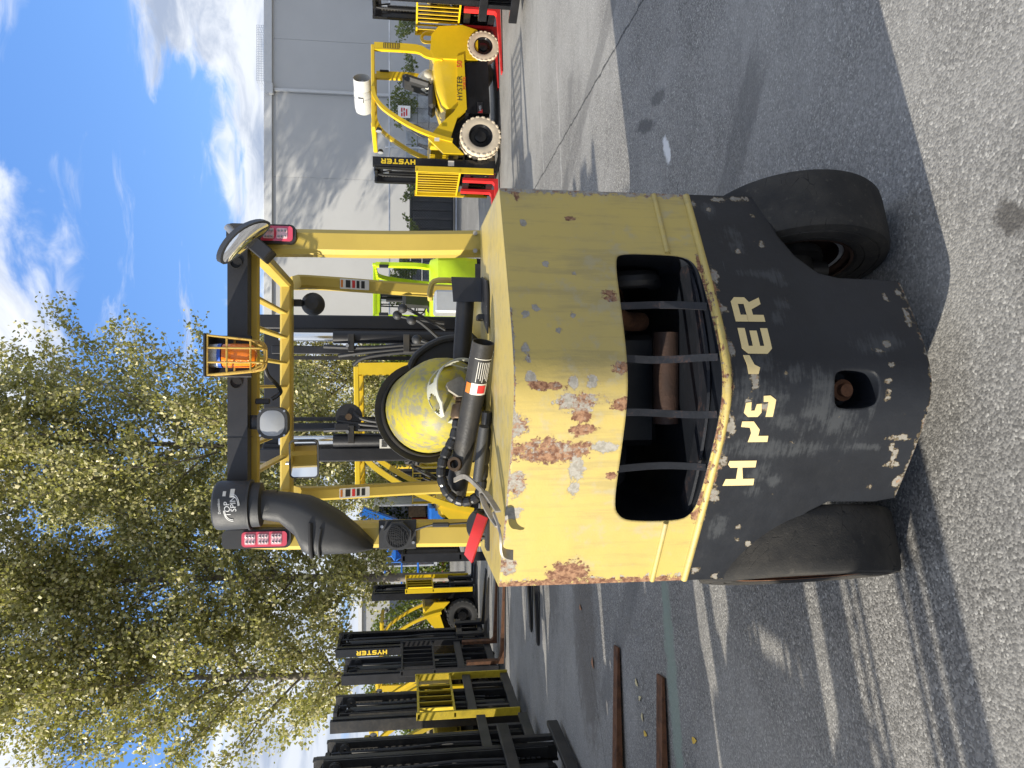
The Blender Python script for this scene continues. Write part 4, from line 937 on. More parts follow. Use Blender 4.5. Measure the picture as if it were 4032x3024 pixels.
# the gas tank itself rests in the bracket
ORG_T = tuple(TC - TU * TR)
tank = thing('gas_tank', 'scuffed yellow gas tank strapped behind the seat of the large worn forklift', 'gas tank', ORG_T)
prof = [(0, .330), (.03, .329), (.075, .316), (.112, .288), (.138, .245), (.151, .195), (TR - .004, .14), (TR - .002, -.06), (.14, -.10), (.08, -.13), (0, -.14)]
MB().lathe(prof, TC, TA, 40).build('tank_body', M['tank_yellow'], tank, org=ORG_T, ang=60)
def collar(a0, a1, holes, r=.098, h0=.278, h1=.395):
    bm = bmesh.new(); n_, m_ = 48, 10; vv = {}
    for i in range(n_ + 1):
        q = R(a0 + (a1 - a0) * i / n_)
        for j in range(m_ + 1):
            hh = h0 + (h1 - h0) * j / m_
            e_ = min(i, n_ - i) / 6.0
            if e_ < 1: hh = h0 + (hh - h0) * (.45 + .55 * e_)
            vv[i, j] = bm.verts.new(TC + TA * hh + (TU * math.cos(q) + TW * math.sin(q)) * r)
    for i in range(n_):
        for j in range(m_):
            fa = (i + .5) / n_; fj = (j + .5) / m_
            if any(((fa - c_) / w_) ** 2 + ((fj - .5) / .33) ** 2 < 1 for c_, w_ in holes): continue
            bm.faces.new((vv[i, j], vv[i + 1, j], vv[i + 1, j + 1], vv[i, j + 1]))
    bmesh.ops.recalc_face_normals(bm, faces=bm.faces)
    bmesh.ops.solidify(bm, geom=list(bm.faces), thickness=.004)
    loose = [v_ for v_ in bm.verts if not v_.link_faces]; bmesh.ops.delete(bm, geom=loose, context='VERTS')
    me = bpy.data.meshes.new('tank_collar'); bm.to_mesh(me); bm.free(); me.transform(Matrix.Translation(-Vector(ORG_T)))
    me.materials.append(M['collar']); me.shade_smooth(); me.set_sharp_from_angle(angle=R(40)); put('tank_collar', me, tank)
collar(-150, 60, [(.25, .10), (.55, .12), (.85, .10)])
collar(75, 140, [(.5, .18)])
VC = TC + TA * .340
MB().lathe([(.026, -.02), (.026, .006), (.018, .008), (.018, .03)], VC, TA, 18).build('valve_base', M['brass'], tank, org=ORG_T)
hw = [(math.cos(R(120 * (k // 3) + (k % 3 - 1) * 22)) * (.036 if k % 3 == 1 else .032), math.sin(R(120 * (k // 3) + (k % 3 - 1) * 22)) * (.036 if k % 3 == 1 else .032)) for k in range(9)]
VW = VC + TA * .045 + TU * .03 - TW * .0
MB().prism(hw, VW, TU, TW, TA * .014).build('valve_wheel', M['zinc'], tank, org=ORG_T, ang=20)
MB().cyl(VC + TA * .01, VW, .012, n=12).build('valve_stem', M['brass'], tank, org=ORG_T)
cp = VC + TA * .02 - Vector((.0, 0, .004)); ed = Vector((-.115, 2.46, 1.388)) - cp; L = ed.length; ed.normalize()
pr = [(.016, 0), (.016, .02), (.024, .022), (.024, .034), (.018, .036), (.018, .05), (.014, .052), (.014, L * .55), (.024, L * .56), (.026, L * .6), (.026, L * .9), (.020, L * .98), (.014, L)]
MB().lathe(pr, cp, ed, 18).build('valve_coupling', M['brass'], tank, org=ORG_T)

# ================================================================== other forklifts (heading +X in their own space, origin under the front axle)
def lug_tyre(c, rad, w, m_t, m_r, parent, lugs=0, bolts=True):
    c = Vector(c); h = w / 2; ax = Vector((0, 1, 0))
    wh = bpy.data.objects.new('wheel', None); COL.objects.link(wh); wh.parent = parent
    prof = [(rad * .55, -h * .9), (rad * .62, -h * .98), (rad * .80, -h), (rad * .95, -h * .95), (rad * .985, -h * .8), (rad * .985, h * .8), (rad * .95, h * .95), (rad * .80, h), (rad * .62, h * .98), (rad * .55, h * .9)]
    o = MB().lathe(prof, c, ax, 36)
    for k in range(lugs):
        q = 2 * math.pi * k / lugs
        for s_ in (-1, 1):
            q2 = q + (math.pi / lugs if s_ > 0 else 0); d_ = Vector((math.cos(q2), 0, math.sin(q2))); tn = Vector((-math.sin(q2), 0, math.cos(q2)))
            M3 = Matrix((tn, Vector((0, 1, 0)), d_)).transposed().to_4x4()
            o.box(c + d_ * (rad * .955) + Vector((0, s_ * h * .55, 0)), (rad * 2 * math.pi / lugs * .56, h * .94, rad * .09), .006, M3)
    o.build('tyre', m_t, wh, ang=35)
    for s_ in (-1, 1):
        rp = [(rad * .56, s_ * h * .9), (rad * .58, s_ * h * .96), (rad * .54, s_ * h * .92), (rad * .47, s_ * h * .5), (rad * .30, s_ * h * .45), (rad * .27, s_ * h * .75), (rad * .15, s_ * h * .8), (0, s_ * h * .8)]
        MB().lathe(rp, c, ax, 28).build('rim', m_r, wh, ang=30)
    return wh

def forklift(name, label, loc, rz, body='yellow_clean', mast='black_gloss', tyre='rubber_dark', mast_h=2.1, mast_x=.42, fork_m='black', fork_y=.25, fork_len=1.07, backrest='yellow_clean', br_top=1.38, br_bot=.68, br_n=6, guard=True, lugs=22,
             text='side', wide=1.05, carriage_z=(.14, .55), slat=.016, slat_rot=R(38), dense=False, fork=True, fork_thick=.05, old=False, cab=True, group='other forklifts', mast_w=.76, body_dark='black_gloss', cat='forklift'):
    global ORG
    ORG = (0, 0, 0)
    t = thing(name, label, cat, loc, rz, group)
    Y, K = M[body], M[mast]; D = M[body_dark]
    if cab:
        for s_ in (-1, 1):
            lug_tyre((0, s_ * .47, .34), .34, .22, M[tyre], M['black_gloss'], t, lugs)
            lug_tyre((-1.62, s_ * .43, .27), .27, .17, M[tyre], M['black_gloss'], t, lugs)
        MB().prism([(-1.95, .22), (-.42, .17), (-.36, .50), (-.10, .72), (.16, .74), (.30, .62), (.30, .70), (.05, .82), (-.3, .78), (-.5, .60), (-1.40, .60), (-1.95, .62)], (0, -.40, 0), (1, 0, 0), (0, 0, 1), (0, .80, 0)).build('frame', D, t, ang=20)
        for s_ in (-1, 1):
            MB().prism([(-1.36, .20), (-.45, .17), (-.41, .42), (-.42, .58), (-1.30, .60)], (0, s_ * .50, 0), (1, 0, 0), (0, 0, 1), (0, -s_ * .10, 0)).build('side_panel', D, t, ang=20)
            MB().prism([(-1.45, .60), (-.48, .56), (-.32, .72), (.05, .84), (.12, .80), (.30, .62), (.30, .95), (.05, 1.20), (-.18, 1.02), (-.42, .78), (-.55, .70), (-1.40, .72)], (0, s_ * .515, 0), (1, 0, 0), (0, 0, 1), (0, -s_ * .07, 0)).build('fender', Y, t, ang=20)
        # counterweight
        bm = bmesh.new(); pr = [(-1.36, .36), (-1.36, 1.10), (-1.52, 1.16), (-1.80, 1.14), (-1.97, 1.02), (-2.02, .62), (-1.94, .36)]
        cwm = MB(); fr = []
        for y_, k in ((-.50, .93), (-.44, 1.0), (.44, 1.0), (.50, .93)):
            fr.append([Vector((-1.36 + (px_ + 1.36) * k, y_, pz_)) for px_, pz_ in pr])
        cwm.ring(fr, True); bm.free(); cwm.build('counterweight', Y, t, ang=35)
        # hood
        hm = MB(); fr = []
        for y_, k in ((-.46, .80), (-.42, .96), (-.34, 1.0), (.34, 1.0), (.42, .96), (.46, .80)):
            fr.append([Vector((px_, y_, .66 + (pz_ - .66) * k)) for px_, pz_ in [(-1.40, .66), (-1.40, 1.09), (-1.25, 1.12), (-.85, 1.06), (-.58, .98), (-.50, .90), (-.50, .66)]])
        hm.ring(fr, True).build('hood', Y, t, ang=40)
        MB().box((.06, 0, 1.02), (.24, .80, .34), .04).build('dashboard', Y if not old else K, t)
        # seat, wheel
        MB().box((-.86, 0, 1.12), (.44, .46, .12), .05).build('seat', M['foam'], t)
        MB().bar((-1.06, 0, 1.14), (-1.20, 0, 1.62), .42, .11, .045, upv=(1, 0, 0)).build('seat_back', M['foam'], t)
        ctr = Vector((-.30, .0, 1.34)); st = MB()
        st.tube([ctr + Vector((math.cos(q) * .08, math.sin(q) * .17, -math.cos(q) * .15)) for q in np.linspace(0, 2 * math.pi, 25)], .014, 6); st.cyl(ctr + Vector((.2, 0, -.3)), ctr, .025)
        st.bar(ctr + Vector((0, -.16, 0)), ctr + Vector((0, .16, 0)), .02, .015); st.build('steering_wheel', M['plastic'], t)
        for k in range(3): MB().tube([(-.12, -.25 - k * .05, 1.15), (-.2, -.25 - k * .05, 1.35)], .008, 6).build('control_lever', M['plastic'], t)
    if guard:
        for s_ in (-1, 1):
            MB().tube([(.08, s_ * .50, .80), (.0, s_ * .50, 1.12), (-.16, s_ * .495, 1.50), (-.42, s_ * .485, 1.90), (-.62, s_ * .48, 2.06), (-.80, s_ * .475, 2.10)], .01, smooth=5, shape=[(-.03, -.04), (.03, -.04), (.03, .04), (-.03, .04)], upv=(0, 1, 0)).build('front_pillar', Y, t, ang=30)
            MB().tube([(-1.40, s_ * .46, .95), (-1.44, s_ * .46, 1.20), (-1.52, s_ * .46, 1.40), (-1.52, s_ * .46, 2.08)], .01, smooth=4, shape=[(-.035, -.065), (.035, -.065), (.035, .065), (-.035, .065)], upv=(1, 0, 0)).build('rear_pillar', Y, t, ang=30)
            MB().bar((-1.55, s_ * .465, 2.105), (-.10, s_ * .465, 2.085), .05, .06, .01).build('roof_rail', Y, t)
            MB().box((-1.585, s_ * .42, 1.94), (.03, .06, .16), .008).build('tail_lamp', M['black'], t)
        for k in range(8): MB().bar((-1.46 + k * .18, -.44, 2.115), (-1.46 + k * .18, .44, 2.115), .03, .025, .003).build('roof_bar', Y, t)
        MB().box((-.11, 0, 2.085), (.05, .93, .075), .01).build('roof_visor', Y, t)
        for s_ in (-1, 1):
            wl_ = bpy.data.objects.new('work_lamp', None); COL.objects.link(wl_); wl_.parent = t
            MB().lathe([(0, -.05), (.035, -.045), (.05, -.01), (.05, .01)], (-.08, s_ * .42, 2.0), (1, 0, 0), 16).build('lamp_housing', M['plastic'], wl_)
            MB().lathe([(.05, .01), (.045, .016), (0, .02)], (-.08, s_ * .42, 2.0), (1, 0, 0), 16).build('lamp_lens', M['lamp_glass'], wl_)
    # mast
    ms_ = bpy.data.objects.new('mast', None); COL.objects.link(ms_); ms_.parent = t
    mw = mast_w / 2
    def rail(y, x, z0, z1, w, d, side):
        o = MB(); o.box((x, y, (z0 + z1) / 2), (d, .018, z1 - z0), .003)
        for q in (-1, 1): o.box((x + q * (d / 2 - .009), y + side * w / 2, (z0 + z1) / 2), (.018, w, z1 - z0), .003)
        o.build('mast_rail', K, ms_)
    for s_ in (-1, 1):
        rail(s_ * mw, mast_x, .08, mast_h, .07, .15, -s_)
        rail(s_ * (mw - .085), mast_x + .03, .10, mast_h - .03, .06, .13, s_)
        MB().cyl((mast_x - .06, s_ * (mw - .14), .2), (mast_x - .06, s_ * (mw - .14), mast_h - .25), .035, n=14).build('lift_cylinder', K, ms_)
        MB().cyl((mast_x - .06, s_ * (mw - .14), mast_h - .25), (mast_x - .06, s_ * (mw - .14), mast_h - .06), .022, n=12).build('cylinder_rod', M['chrome'], ms_)
        chn = MB()
        for k in range(int((mast_h - .4) / .05)): chn.box((mast_x + .03, s_ * (mw - .2), .3 + k * .05), (.014, .03, .036), .003)
        chn.build('lift_chain', M['mast_old'], ms_)
        MB().tube([(mast_x + .02, s_ * (mw - .27), .5), (mast_x + .05, s_ * (mw - .26), 1.0), (mast_x + .03, s_ * (mw - .24), mast_h - .2), (mast_x - .02, s_ * (mw - .22), mast_h - .08), (mast_x - .07, s_ * (mw - .22), mast_h - .3)], .014, 8, smooth=5).build('hose', M['hose'], ms_)
    for z_ in (mast_h - .10, mast_h * .52, .35):
        MB().box((mast_x - .06, 0, z_), (.05, mast_w - .05, .11), .006).build('mast_crossmember', K, ms_)
    if dense:
        MB().cyl((mast_x + .01, 0, .25), (mast_x + .01, 0, mast_h - .22), .062, n=18).build('free_lift_cylinder', K, ms_)
        for s_ in (-1, 1):
            MB().box((mast_x - .02, s_ * mast_w * .19, mast_h * .5), (.02, mast_w * .17, mast_h - .35), .003).build('mast_plate', K, ms_)
            MB().box((mast_x + .055, s_ * (mw - .15), mast_h * .5 + .05), (.11, .016, mast_h - .3), .003).build('mast_rail', K, ms_)
            MB().tube([(mast_x + .08, s_ * .10, .5), (mast_x + .09, s_ * .11, 1.1), (mast_x + .07, s_ * .09, 1.6), (mast_x + .06, s_ * .10, mast_h - .3)], .016, 8, smooth=4).build('hose', M['hose'], ms_)
            MB().lathe([(.015, -.02), (.06, -.02), (.06, -.012), (.048, -.008), (.048, .008), (.06, .012), (.06, .02), (.015, .02)], (mast_x + .06, s_ * .17, mast_h - .22), (0, 1, 0), 18).build('chain_sheave', K, ms_)
    MB().box((mast_x - .01, 0, mast_h - .04), (.16, .24, .06), .01).build('mast_cap', K, ms_)
    if text == 'side':
        for s_ in (-1, 1):
            # reads upward on the outer face of the rail
            nrm_ = Vector((0, s_, 0)); uy_ = Vector((s_ * 1, 0, 0)) ; logo(Vector((mast_x - uy_.x * .042, s_ * (mw + .0095), mast_h * .67)), (0, 0, 1), uy_, .085, M['yellow_letter'], ms_, nrm_)
    # carriage, forks, backrest
    cx = mast_x + .17
    ca = MB()
    for z_ in carriage_z: ca.box((cx, 0, z_), (.05, wide, .11), .006)
    for s_ in (-1, 1): ca.box((cx - .03, s_ * wide * .3, sum(carriage_z) / 2), (.05, .06, carriage_z[1] - carriage_z[0] + .1), .004)
    ca.build('carriage', K, t)
    if fork:
        for s_ in (-1, 1):
            f = MB(); fy = s_ * fork_y
            f.prism([(cx + .03, .62), (cx + .03, .03), (cx + .06 + fork_len, .012), (cx + .06 + fork_len, .026), (cx + .30, .03 + fork_thick), (cx + .12, .04 + fork_thick), (cx + .03 + fork_thick, .12), (cx + .03 + fork_thick * .9, .62)], (0, fy - .055, 0), (1, 0, 0), (0, 0, 1), (0, .11, 0))
            f.build('fork', M[fork_m], t, ang=30)
    if backrest:
        B_ = M[backrest]; bx = cx + .005; hw_ = wide / 2
        bk = bpy.data.objects.new('load_backrest', None); COL.objects.link(bk); bk.parent = t
        for s_ in (-1, 1): MB().box((bx, s_ * (hw_ + .012), (br_top + .10) / 2 + .03), (.10, .024, br_top - .10), .004).build('backrest_side', B_, bk)
        for z_ in (br_top, br_bot): MB().box((bx, 0, z_), (.06, wide + .048, .03), .004).build('backrest_rail', B_, bk)
        for k in range(br_n):
            yy = -hw_ + wide * (k + 1) / (br_n + 1); MB().box((bx, yy, (br_top + br_bot) / 2), (.012 if slat > .02 else .055, slat, br_top - br_bot - .03), .002, slat_rot if slat > .02 else None).build('backrest_bar', B_, bk)
    return t

# right: forklift facing left
FA = R(180 + 7)
fl1 = forklift('forklift', 'clean yellow forklift with cream tyres and a silver tank behind its roof', (4.02, 13.2, 0), FA, tyre='white_tyre', fork_m='red', backrest='yellow_clean', br_n=9, slat=.075, slat_rot=R(-52))
ORG = (0, 0, 0)
put_text('HYSTER', .125, (-.62, .517, .635), (-1, 0, 0), (0, 0, 1), M['print'], fl1, depth=.001)
put_text('50', .125, (-1.20, .517, .635), (-1, 0, 0), (0, 0, 1), M['red_print'], fl1, depth=.001)
put_text('FORTIS', .07, (-.82, .517, .575), (-1, 0, 0), (0, 0, 1), M['red_print'], fl1, depth=.001)
MB().box((-.52, .503, .34), (.20, .004, .09)).build('label', M['print'], fl1)
MB().prism([(-.43, .297), (-.50, .297), (-.43, .383)], (0, .5055, 0), (1, 0, 0), (0, 0, 1), (0, .001, 0)).build('label_mark', M['red_print'], fl1)
put_text('HSS', .055, (-.47, .5065, .32), (-1, 0, 0), (0, 0, 1), M['white'], fl1, depth=.001)
MB().box((-1.53, .50, 1.80), (.10, .006, .26), .01).build('pillar_vent', M['black'], fl1)
vt = MB()
for k in range(9): vt.box((-1.53, .504, 1.69 + k * .027), (.085, .004, .012))
vt.build('vent_slat', M['yellow_clean'], fl1)
lp = MB().tube([(-1.72, .36, 1.12), (-1.72, .36, 1.26), (-1.80, .36, 1.30), (-1.88, .36, 1.22), (-1.88, .36, 1.08)], .028, 10, smooth=5); lp.build('lifting_eye', M['yellow_clean'], fl1)
MB().box((.40, .385, .93), (.003, .003, .08)).build('print_block', M['print'], fl1)
MB().prism(rrect(.09, .10, .005), (.42, .393, .82), (-1, 0, 0), (0, 0, 1), (0, .002, 0)).build('label', M['sticker'], fl1)
MB().prism(rrect(.06, .08, .005), (.10, .585, 1.06), (-1, 0, 0), (0, 0, 1), (0, -.002, 0)).build('label', M['sticker'], fl1)
bg = MB()
for k in range(9):
    bg.sphere((-1.12 - .05 * (k % 3), -.05 + .07 * (k // 3), 1.19 + .05 * (k % 2)), .09 + .02 * (k % 3), 12, 8, (1.2, .9, 1.0))
bgo = bg.build('plastic_bag', M['bag'], None, org=(-1.15, 0, 1.1), ang=60)
bgo.location = fl1.location + Matrix.Rotation(FA, 3, 'Z') @ Vector((-1.15, 0, 1.1)); bgo.rotation_euler = (0, 0, FA)
tag(bgo, 'crumpled clear plastic bag lying on the hood behind the clean forklift seat', 'plastic bag')
# silver gas tank on the roof
tl = Vector((4.02, 13.2, 0)) + Matrix.Rotation(FA, 3, 'Z') @ Vector((-.9, -.1, 2.13))
st_ = thing('gas_tank', 'silver gas tank lying on the roof of the clean yellow forklift', 'gas tank', tl)
ORG = (0, 0, 0)
aT = Vector((.66, -.74, .03)).normalized(); c0 = Vector((0, 0, .155))
MB().lathe([(0, .24), (.06, .235), (.12, .20), (.15, .14), (.155, .08), (.155, -.16), (.14, -.24), (.08, -.28), (0, -.29)], c0, aT, 28).build('tank_body', M['tank_silver'], st_, ang=60)
MB().lathe([(.140, .17), (.145, .17), (.145, .36), (.140, .36), (.140, .17)], c0, aT, 28).build('tank_collar', M['tank_silver'], st_)
MB().cyl(c0 + aT * .23, c0 + aT * .28, .022, n=12).build('valve', M['brass'], st_)
for q_, mm_ in ((R(30), 'yellow_clean'), (R(150), 'blue'), (R(80), 'red')):
    sU = Vector((0, 0, 1)); sW = aT.cross(sU); pq = c0 + aT * .22 + (sU * -math.cos(q_) * .09 + sW * math.sin(q_) * .09); MB().cyl(pq, pq + aT * .08, .022, n=10).build('valve_plug', M[mm_], st_)
MB().lathe([(.1575, .04), (.1585, .035), (.1575, .03)], c0, aT, 28).build('weld_ring', M['galv'], st_)
MB().lathe([(0, .015), (.035, .012), (.035, 0), (0, 0)], c0 + aT * .28 + Vector((0, 0, .0)), aT, 12).build('valve_cap', M['galv'], st_)
MB().prism(rrect(.10, .10, .005), c0 + Vector((-.02, -.02, 0)) + Vector((-.62, -.75, 0)).normalized() * .156 + Vector((0, 0, .05)), aT, (0, 0, 1), (-.0015, -.002, 0)).build('label', M['white'], st_)

# right edge: second forklift behind, only its front shows
fl2 = forklift('forklift', 'clean yellow forklift cut by the right edge, its red forks lying on the asphalt', (6.72, 12.9, 0), R(180 + 8), tyre='rubber_dusty', fork_m='red', backrest='yellow_clean', br_n=9, slat=.075, slat_rot=R(-52), mast_h=2.12)
# near dark mast at the frame edge
fl3 = forklift('forklift', 'forklift at the right frame edge with a plain black mast and dusty grey lugged tyre', (5.74, 10.1, 0), R(206), tyre='rubber_dusty', mast_h=2.55, mast_x=.55, backrest=None, fork=False, text='none', lugs=18, body='black', body_dark='black')

# left row, facing right
ROW = dict(group='forklifts parked in the left row', dense=True)
forklift('forklift', 'nearest forklift of the left row, showing a dark carriage without forks', (-4.02, 7.05, 0), 0, body='yellow_old', mast='mast_old', mast_h=2.42, backrest=None, fork=False, text='none', wide=1.25, mast_w=.80, carriage_z=(.09, .60), body_dark='black', **ROW)
fM = forklift('forklift', 'forklift of the left row, out of frame but for its two rusty forks', (-3.70, 4.72, 0), R(9), body='yellow_old', mast='mast_old', mast_h=2.35, backrest=None, fork_m='rust', fork_y=.50, fork_len=1.22, text='none', wide=1.3, mast_w=.8, body_dark='black', **ROW)
forklift('forklift', 'forklift of the left row with a scuffed yellow load backrest and no forks', (-4.72, 10.25, 0), 0, body='yellow_old', mast='mast_old', mast_h=2.50, backrest='yellow_old', br_top=1.40, br_bot=.95, br_n=6, slat=.15, fork=False, text='none', wide=1.25, mast_w=.82, carriage_z=(.18, .72), body_dark='black', **ROW)
forklift('forklift', 'forklift of the left row with a black load backrest and long rusty L-shaped forks', (-5.02, 12.55, 0), 0, body='yellow_clean', mast='black', mast_h=2.55, backrest='black', br_top=1.62, br_bot=1.12, br_n=6, fork_m='rust', fork_y=.48, fork_len=1.5, text='none', wide=1.3, carriage_z=(.2, .7), **ROW)
forklift('forklift', 'forklift of the left row with yellow lettering up its black mast', (-5.35, 14.9, 0), R(-6), body='yellow_clean', mast='black_gloss', mast_h=2.85, backrest=None, fork_m='black', text='side', **ROW)
forklift('forklift', 'farthest forklift of the left row, with a clean yellow load backrest', (-5.05, 17.3, 0), 0, body='yellow_clean', mast='black_gloss', mast_h=2.30, backrest='yellow_clean', br_top=1.55, br_bot=.98, br_n=5, slat=.13, fork_m='black', text='none', wide=1.2, **ROW)
# the row goes on; its forklifts out of view are added for their shade
forklift('forklift', 'forklift of the left row between the nearest carriage and the scuffed yellow backrest', (-4.62, 8.72, 0), 0, body='yellow_old', mast='mast_old', mast_h=2.46, backrest=None, fork=False, text='none', wide=1.15, mast_w=.80, carriage_z=(.15, .66), body_dark='black', **ROW)
forklift('forklift', 'unseen forklift added to the left row past the frame edge to shade the ground', (-4.15, 5.86, 0), 0, body='yellow_old', mast='mast_old', mast_h=2.40, backrest=None, fork=False, text='none', mast_w=.80, body_dark='black', **ROW)  # added out of view to close a gap in the ground shade
forklift('forklift', 'low unseen forklift added to the left row, out of frame, for its shade', (-4.05, 1.30, 0), 0, body='yellow_old', mast='mast_old', mast_h=1.66, backrest=None, fork=False, text='none', guard=False, body_dark='black', **dict(ROW, dense=False))  # added; kept low so only the lower counterweight is shaded
forklift('forklift', 'unseen forklift added to the left row beside the nearer rusty fork for its shade', (-3.95, 3.55, 0), 0, body='yellow_old', mast='mast_old', mast_h=2.2, backrest=None, fork=False, text='none', body_dark='black', **dict(ROW, dense=False))  # added out of view to shade more of the ground
fL = forklift('forklift', 'unseen forklift added to the left row just out of frame for its streaked shade', (-3.95, 2.26, 0), 0, body='yellow_old', mast='mast_old', mast_h=2.3, backrest=None, fork=False, text='none', body_dark='black', **dict(ROW, dense=False))  # added for shade; gaps between its rails let streaks of sun through
# chalk on the nearest mast
# seen through the cab of the worn forklift
flE = forklift('forklift', 'yellow forklift seen through the cab of the large worn forklift', (-1.35, 9.2, 0), R(180), mast='black', backrest='black', br_top=1.58, br_bot=.95, fork_m='black', text='none')
flL = forklift('forklift', 'lime green forklift seen through the cab, close to the fence', (1.45, 15.0, 0), R(96), body='lime', mast='black', tyre='rubber_dark', mast_h=2.2, backrest='black', text='none', body_dark='black')
flF = forklift('forklift', 'small far yellow forklift seen under the gas tank strap', (-2.6, 22.0, 0), R(250), mast='black', text='none')
nm_ = [o for o in sc.objects if o.get('label', '').startswith('nearest forklift')][0]
for k, ch in enumerate('7481'):
    put_text(ch, .09, (.42 + .078, -.34 + .012, 2.26 - k * .11), (0, 1, 0), (0, 0, 1), M['white'], nm_, name='chalk_digit', depth=.0006)

# ================================================================== building and fence
ORG = (2.2, 27, 0)
bd = thing('warehouse', 'pale grey metal warehouse with dappled tree shadows behind the fence', 'warehouse', ORG)
WH = 6.32
edges = [2.2, 7.05, 9.92, 11.75, 13.4, 18.5]
for a_, b_ in zip(edges, edges[1:]):
    MB().box(((a_ + b_) / 2, 27.06, WH / 2), (b_ - a_ - .012, .10, WH), .004).build('wall_panel', M['wall'], bd)
    MB().box((b_, 27.045, WH / 2), (.03, .04, WH - .1)).build('panel_seam', M['wall_trim'], bd)
MB().box((2.2, 33, WH / 2), (.10, 12, WH)).build('end_wall', M['wall'], bd)
MB().box((10.35, 33, WH - .06), (16.3, 12, .10)).build('roof', M['wall'], bd)
MB().box((10.35, 26.96, WH - .12), (16.4, .10, .27), .01).build('coping', M['wall_trim'], bd)
for px_ in (9.98, 13.45):
    MB().box((px_, 26.93, 3.0), (.10, .09, 6.0), .01).build('downpipe', M['wall_trim'], bd)
    MB().box((px_, 26.90, WH - .16), (.36, .20, .30), .02).build('rain_hopper', M['wall_trim'], bd)
# wire cage over a roof vent
cgx = MB()
for k in range(5):
    z_ = WH + .02 + k * .075; cgx.tube([(10.4, 27.3, z_), (12.3, 27.3, z_), (12.3, 28.3, z_), (10.4, 28.3, z_), (10.4, 27.3, z_)], .006, 4)
for k in range(24):
    xx = 10.4 + k * 1.9 / 23; cgx.tube([(xx, 27.3, WH - .02), (xx, 27.3, WH + .32), (xx, 28.3, WH + .32)], .006, 4)
cgx.build('vent_cage', M['galv'], bd)

ORG = (1.0, 23, 0)
fn = thing('fence', 'galvanised chain-link fence in front of the warehouse', 'fence', ORG)
FH = 2.05
for k in range(6):
    xx = 1.2 + k * 2.9
    MB().cyl((xx, 23, 0), (xx, 23, FH + .08), .03, n=12).build('fence_post', M['galv'], fn)
    MB().sphere((xx, 23, FH + .09), .036, 10, 6).build('post_cap', M['galv'], fn)
for z_ in (.08, FH):
    MB().cyl((1.2, 23, z_), (15.7, 23, z_), .021, n=10).build('fence_rail', M['galv'], fn)
w = MB(); pit = .085; n_ = int(14.5 / pit)
for k in range(n_ + 1):
    x_ = 1.2 + k * pit; pts = []
    j = 0; z_ = .1
    while z_ < FH:
        pts.append((x_ + (pit * .5 if j % 2 else -pit * .5), 23 + (.004 if (j + k) % 2 else -.004), z_)); z_ += pit * .5; j += 1
    w.tube(pts, .0030, 3, caps=False)
w.build('chain_link', M['galv'], fn, ang=0, kind='stuff')
MB().box((8.05, 22.97, 1.62), (.36, .008, .36), .002).build('fence_sign', M['white'], fn)
for k, (xa, ww, z_) in enumerate(((-.09, .10, 1.69), (.05, .12, 1.69), (-.07, .14, 1.62), (.07, .08, 1.62), (-.02, .20, 1.55))): MB().box((8.05 + xa, 22.963, z_), (ww, .004, .042)).build('print_block', M['red_print'], fn)
ORG = (0, 0, 0)

# stock behind the fence
def crate_stack(x, y, nx, nz, w_, d_, h_, m, label, cat='crate', grp='crates behind the fence'):
    for k in range(nz):
        for i in range(nx):
            t = thing('crate', label + (', ' + ['lowest', 'second lowest', 'middle', 'fourth up', 'fifth up', 'topmost'][min(k if k < nz - 1 else 5, 5)] + ' of ' + ['its left', 'its right'][i % 2] + ' stack'), cat, (x + i * (w_ + .03), y, k * h_), 0, grp)
            b = MB(); b.box((0, 0, h_ * .06), (w_, d_, h_ * .10))
            for s_ in (-1, 1):
                b.box((s_ * (w_ / 2 - .015), 0, h_ * .5), (.03, d_, h_ * .86), .004); b.box((0, s_ * (d_ / 2 - .015), h_ * .5), (w_ - .062, .03, h_ * .80), .004)
            b.build('crate_body', M[m], t)
            for s_ in (-1, 1): MB().box((s_ * w_ * .28, -d_ / 2 - .012, h_ * .5), (.03, .03, h_ * .86), .003).build('rib', M[m], t)
            MB().box((0, -d_ / 2 - .012, h_ * .90), (w_ + .02, .03, h_ * .10), .003).build('rim', M[m], t)
crate_stack(3.55, 24.6, 2, 5, .56, .8, .36, 'grey_crate', 'grey plastic crate behind the fence')
def pallet_load(x, y, w_, d_, h_, label):
    t = thing('pallet_load', label, 'pallet load', (x, y, 0), 0, 'wrapped pallet loads behind the fence')
    b = MB()
    for k in range(3): b.box((0, (k - 1) * d_ * .42, .05), (w_, .10, .08))
    for k in range(6): b.box((-w_ / 2 + .06 + k * (w_ - .12) / 5, 0, .115), (.10, d_, .024))
    b.build('pallet', M['wood'], t)
    nz = int(h_ / .36)
    for i in range(3):
        for k in range(nz): MB().box((-w_ / 3 + i * w_ / 3, 0, .135 + (k + .5) * .36), (w_ / 3 - .012, d_ * .96, .35), .012).build('carton', M['wrap'], t)
pallet_load(7.2, 24.5, 1.25, 1.0, 1.45, 'wrapped pallet load behind the fence, left of the pair behind the clean forklift')
pallet_load(8.75, 24.5, 1.25, 1.0, 1.45, 'wrapped pallet load behind the fence, right of the pair behind the clean forklift')
ct = thing('skip_container', 'dark steel waste container with ribbed sides behind the fence', 'container', (5.7, 24.7, 0))
MB().box((0, 0, .75), (1.9, 1.2, 1.3), .03).build('container_body', M['black'], ct)
for k in range(7): MB().box((-.84 + k * .28, -.63, .75), (.06, .06, 1.2), .006).build('rib', M['mast_old'], ct)
MB().box((0, 0, 1.42), (1.98, 1.28, .07), .01).build('lid', M['mast_old'], ct)

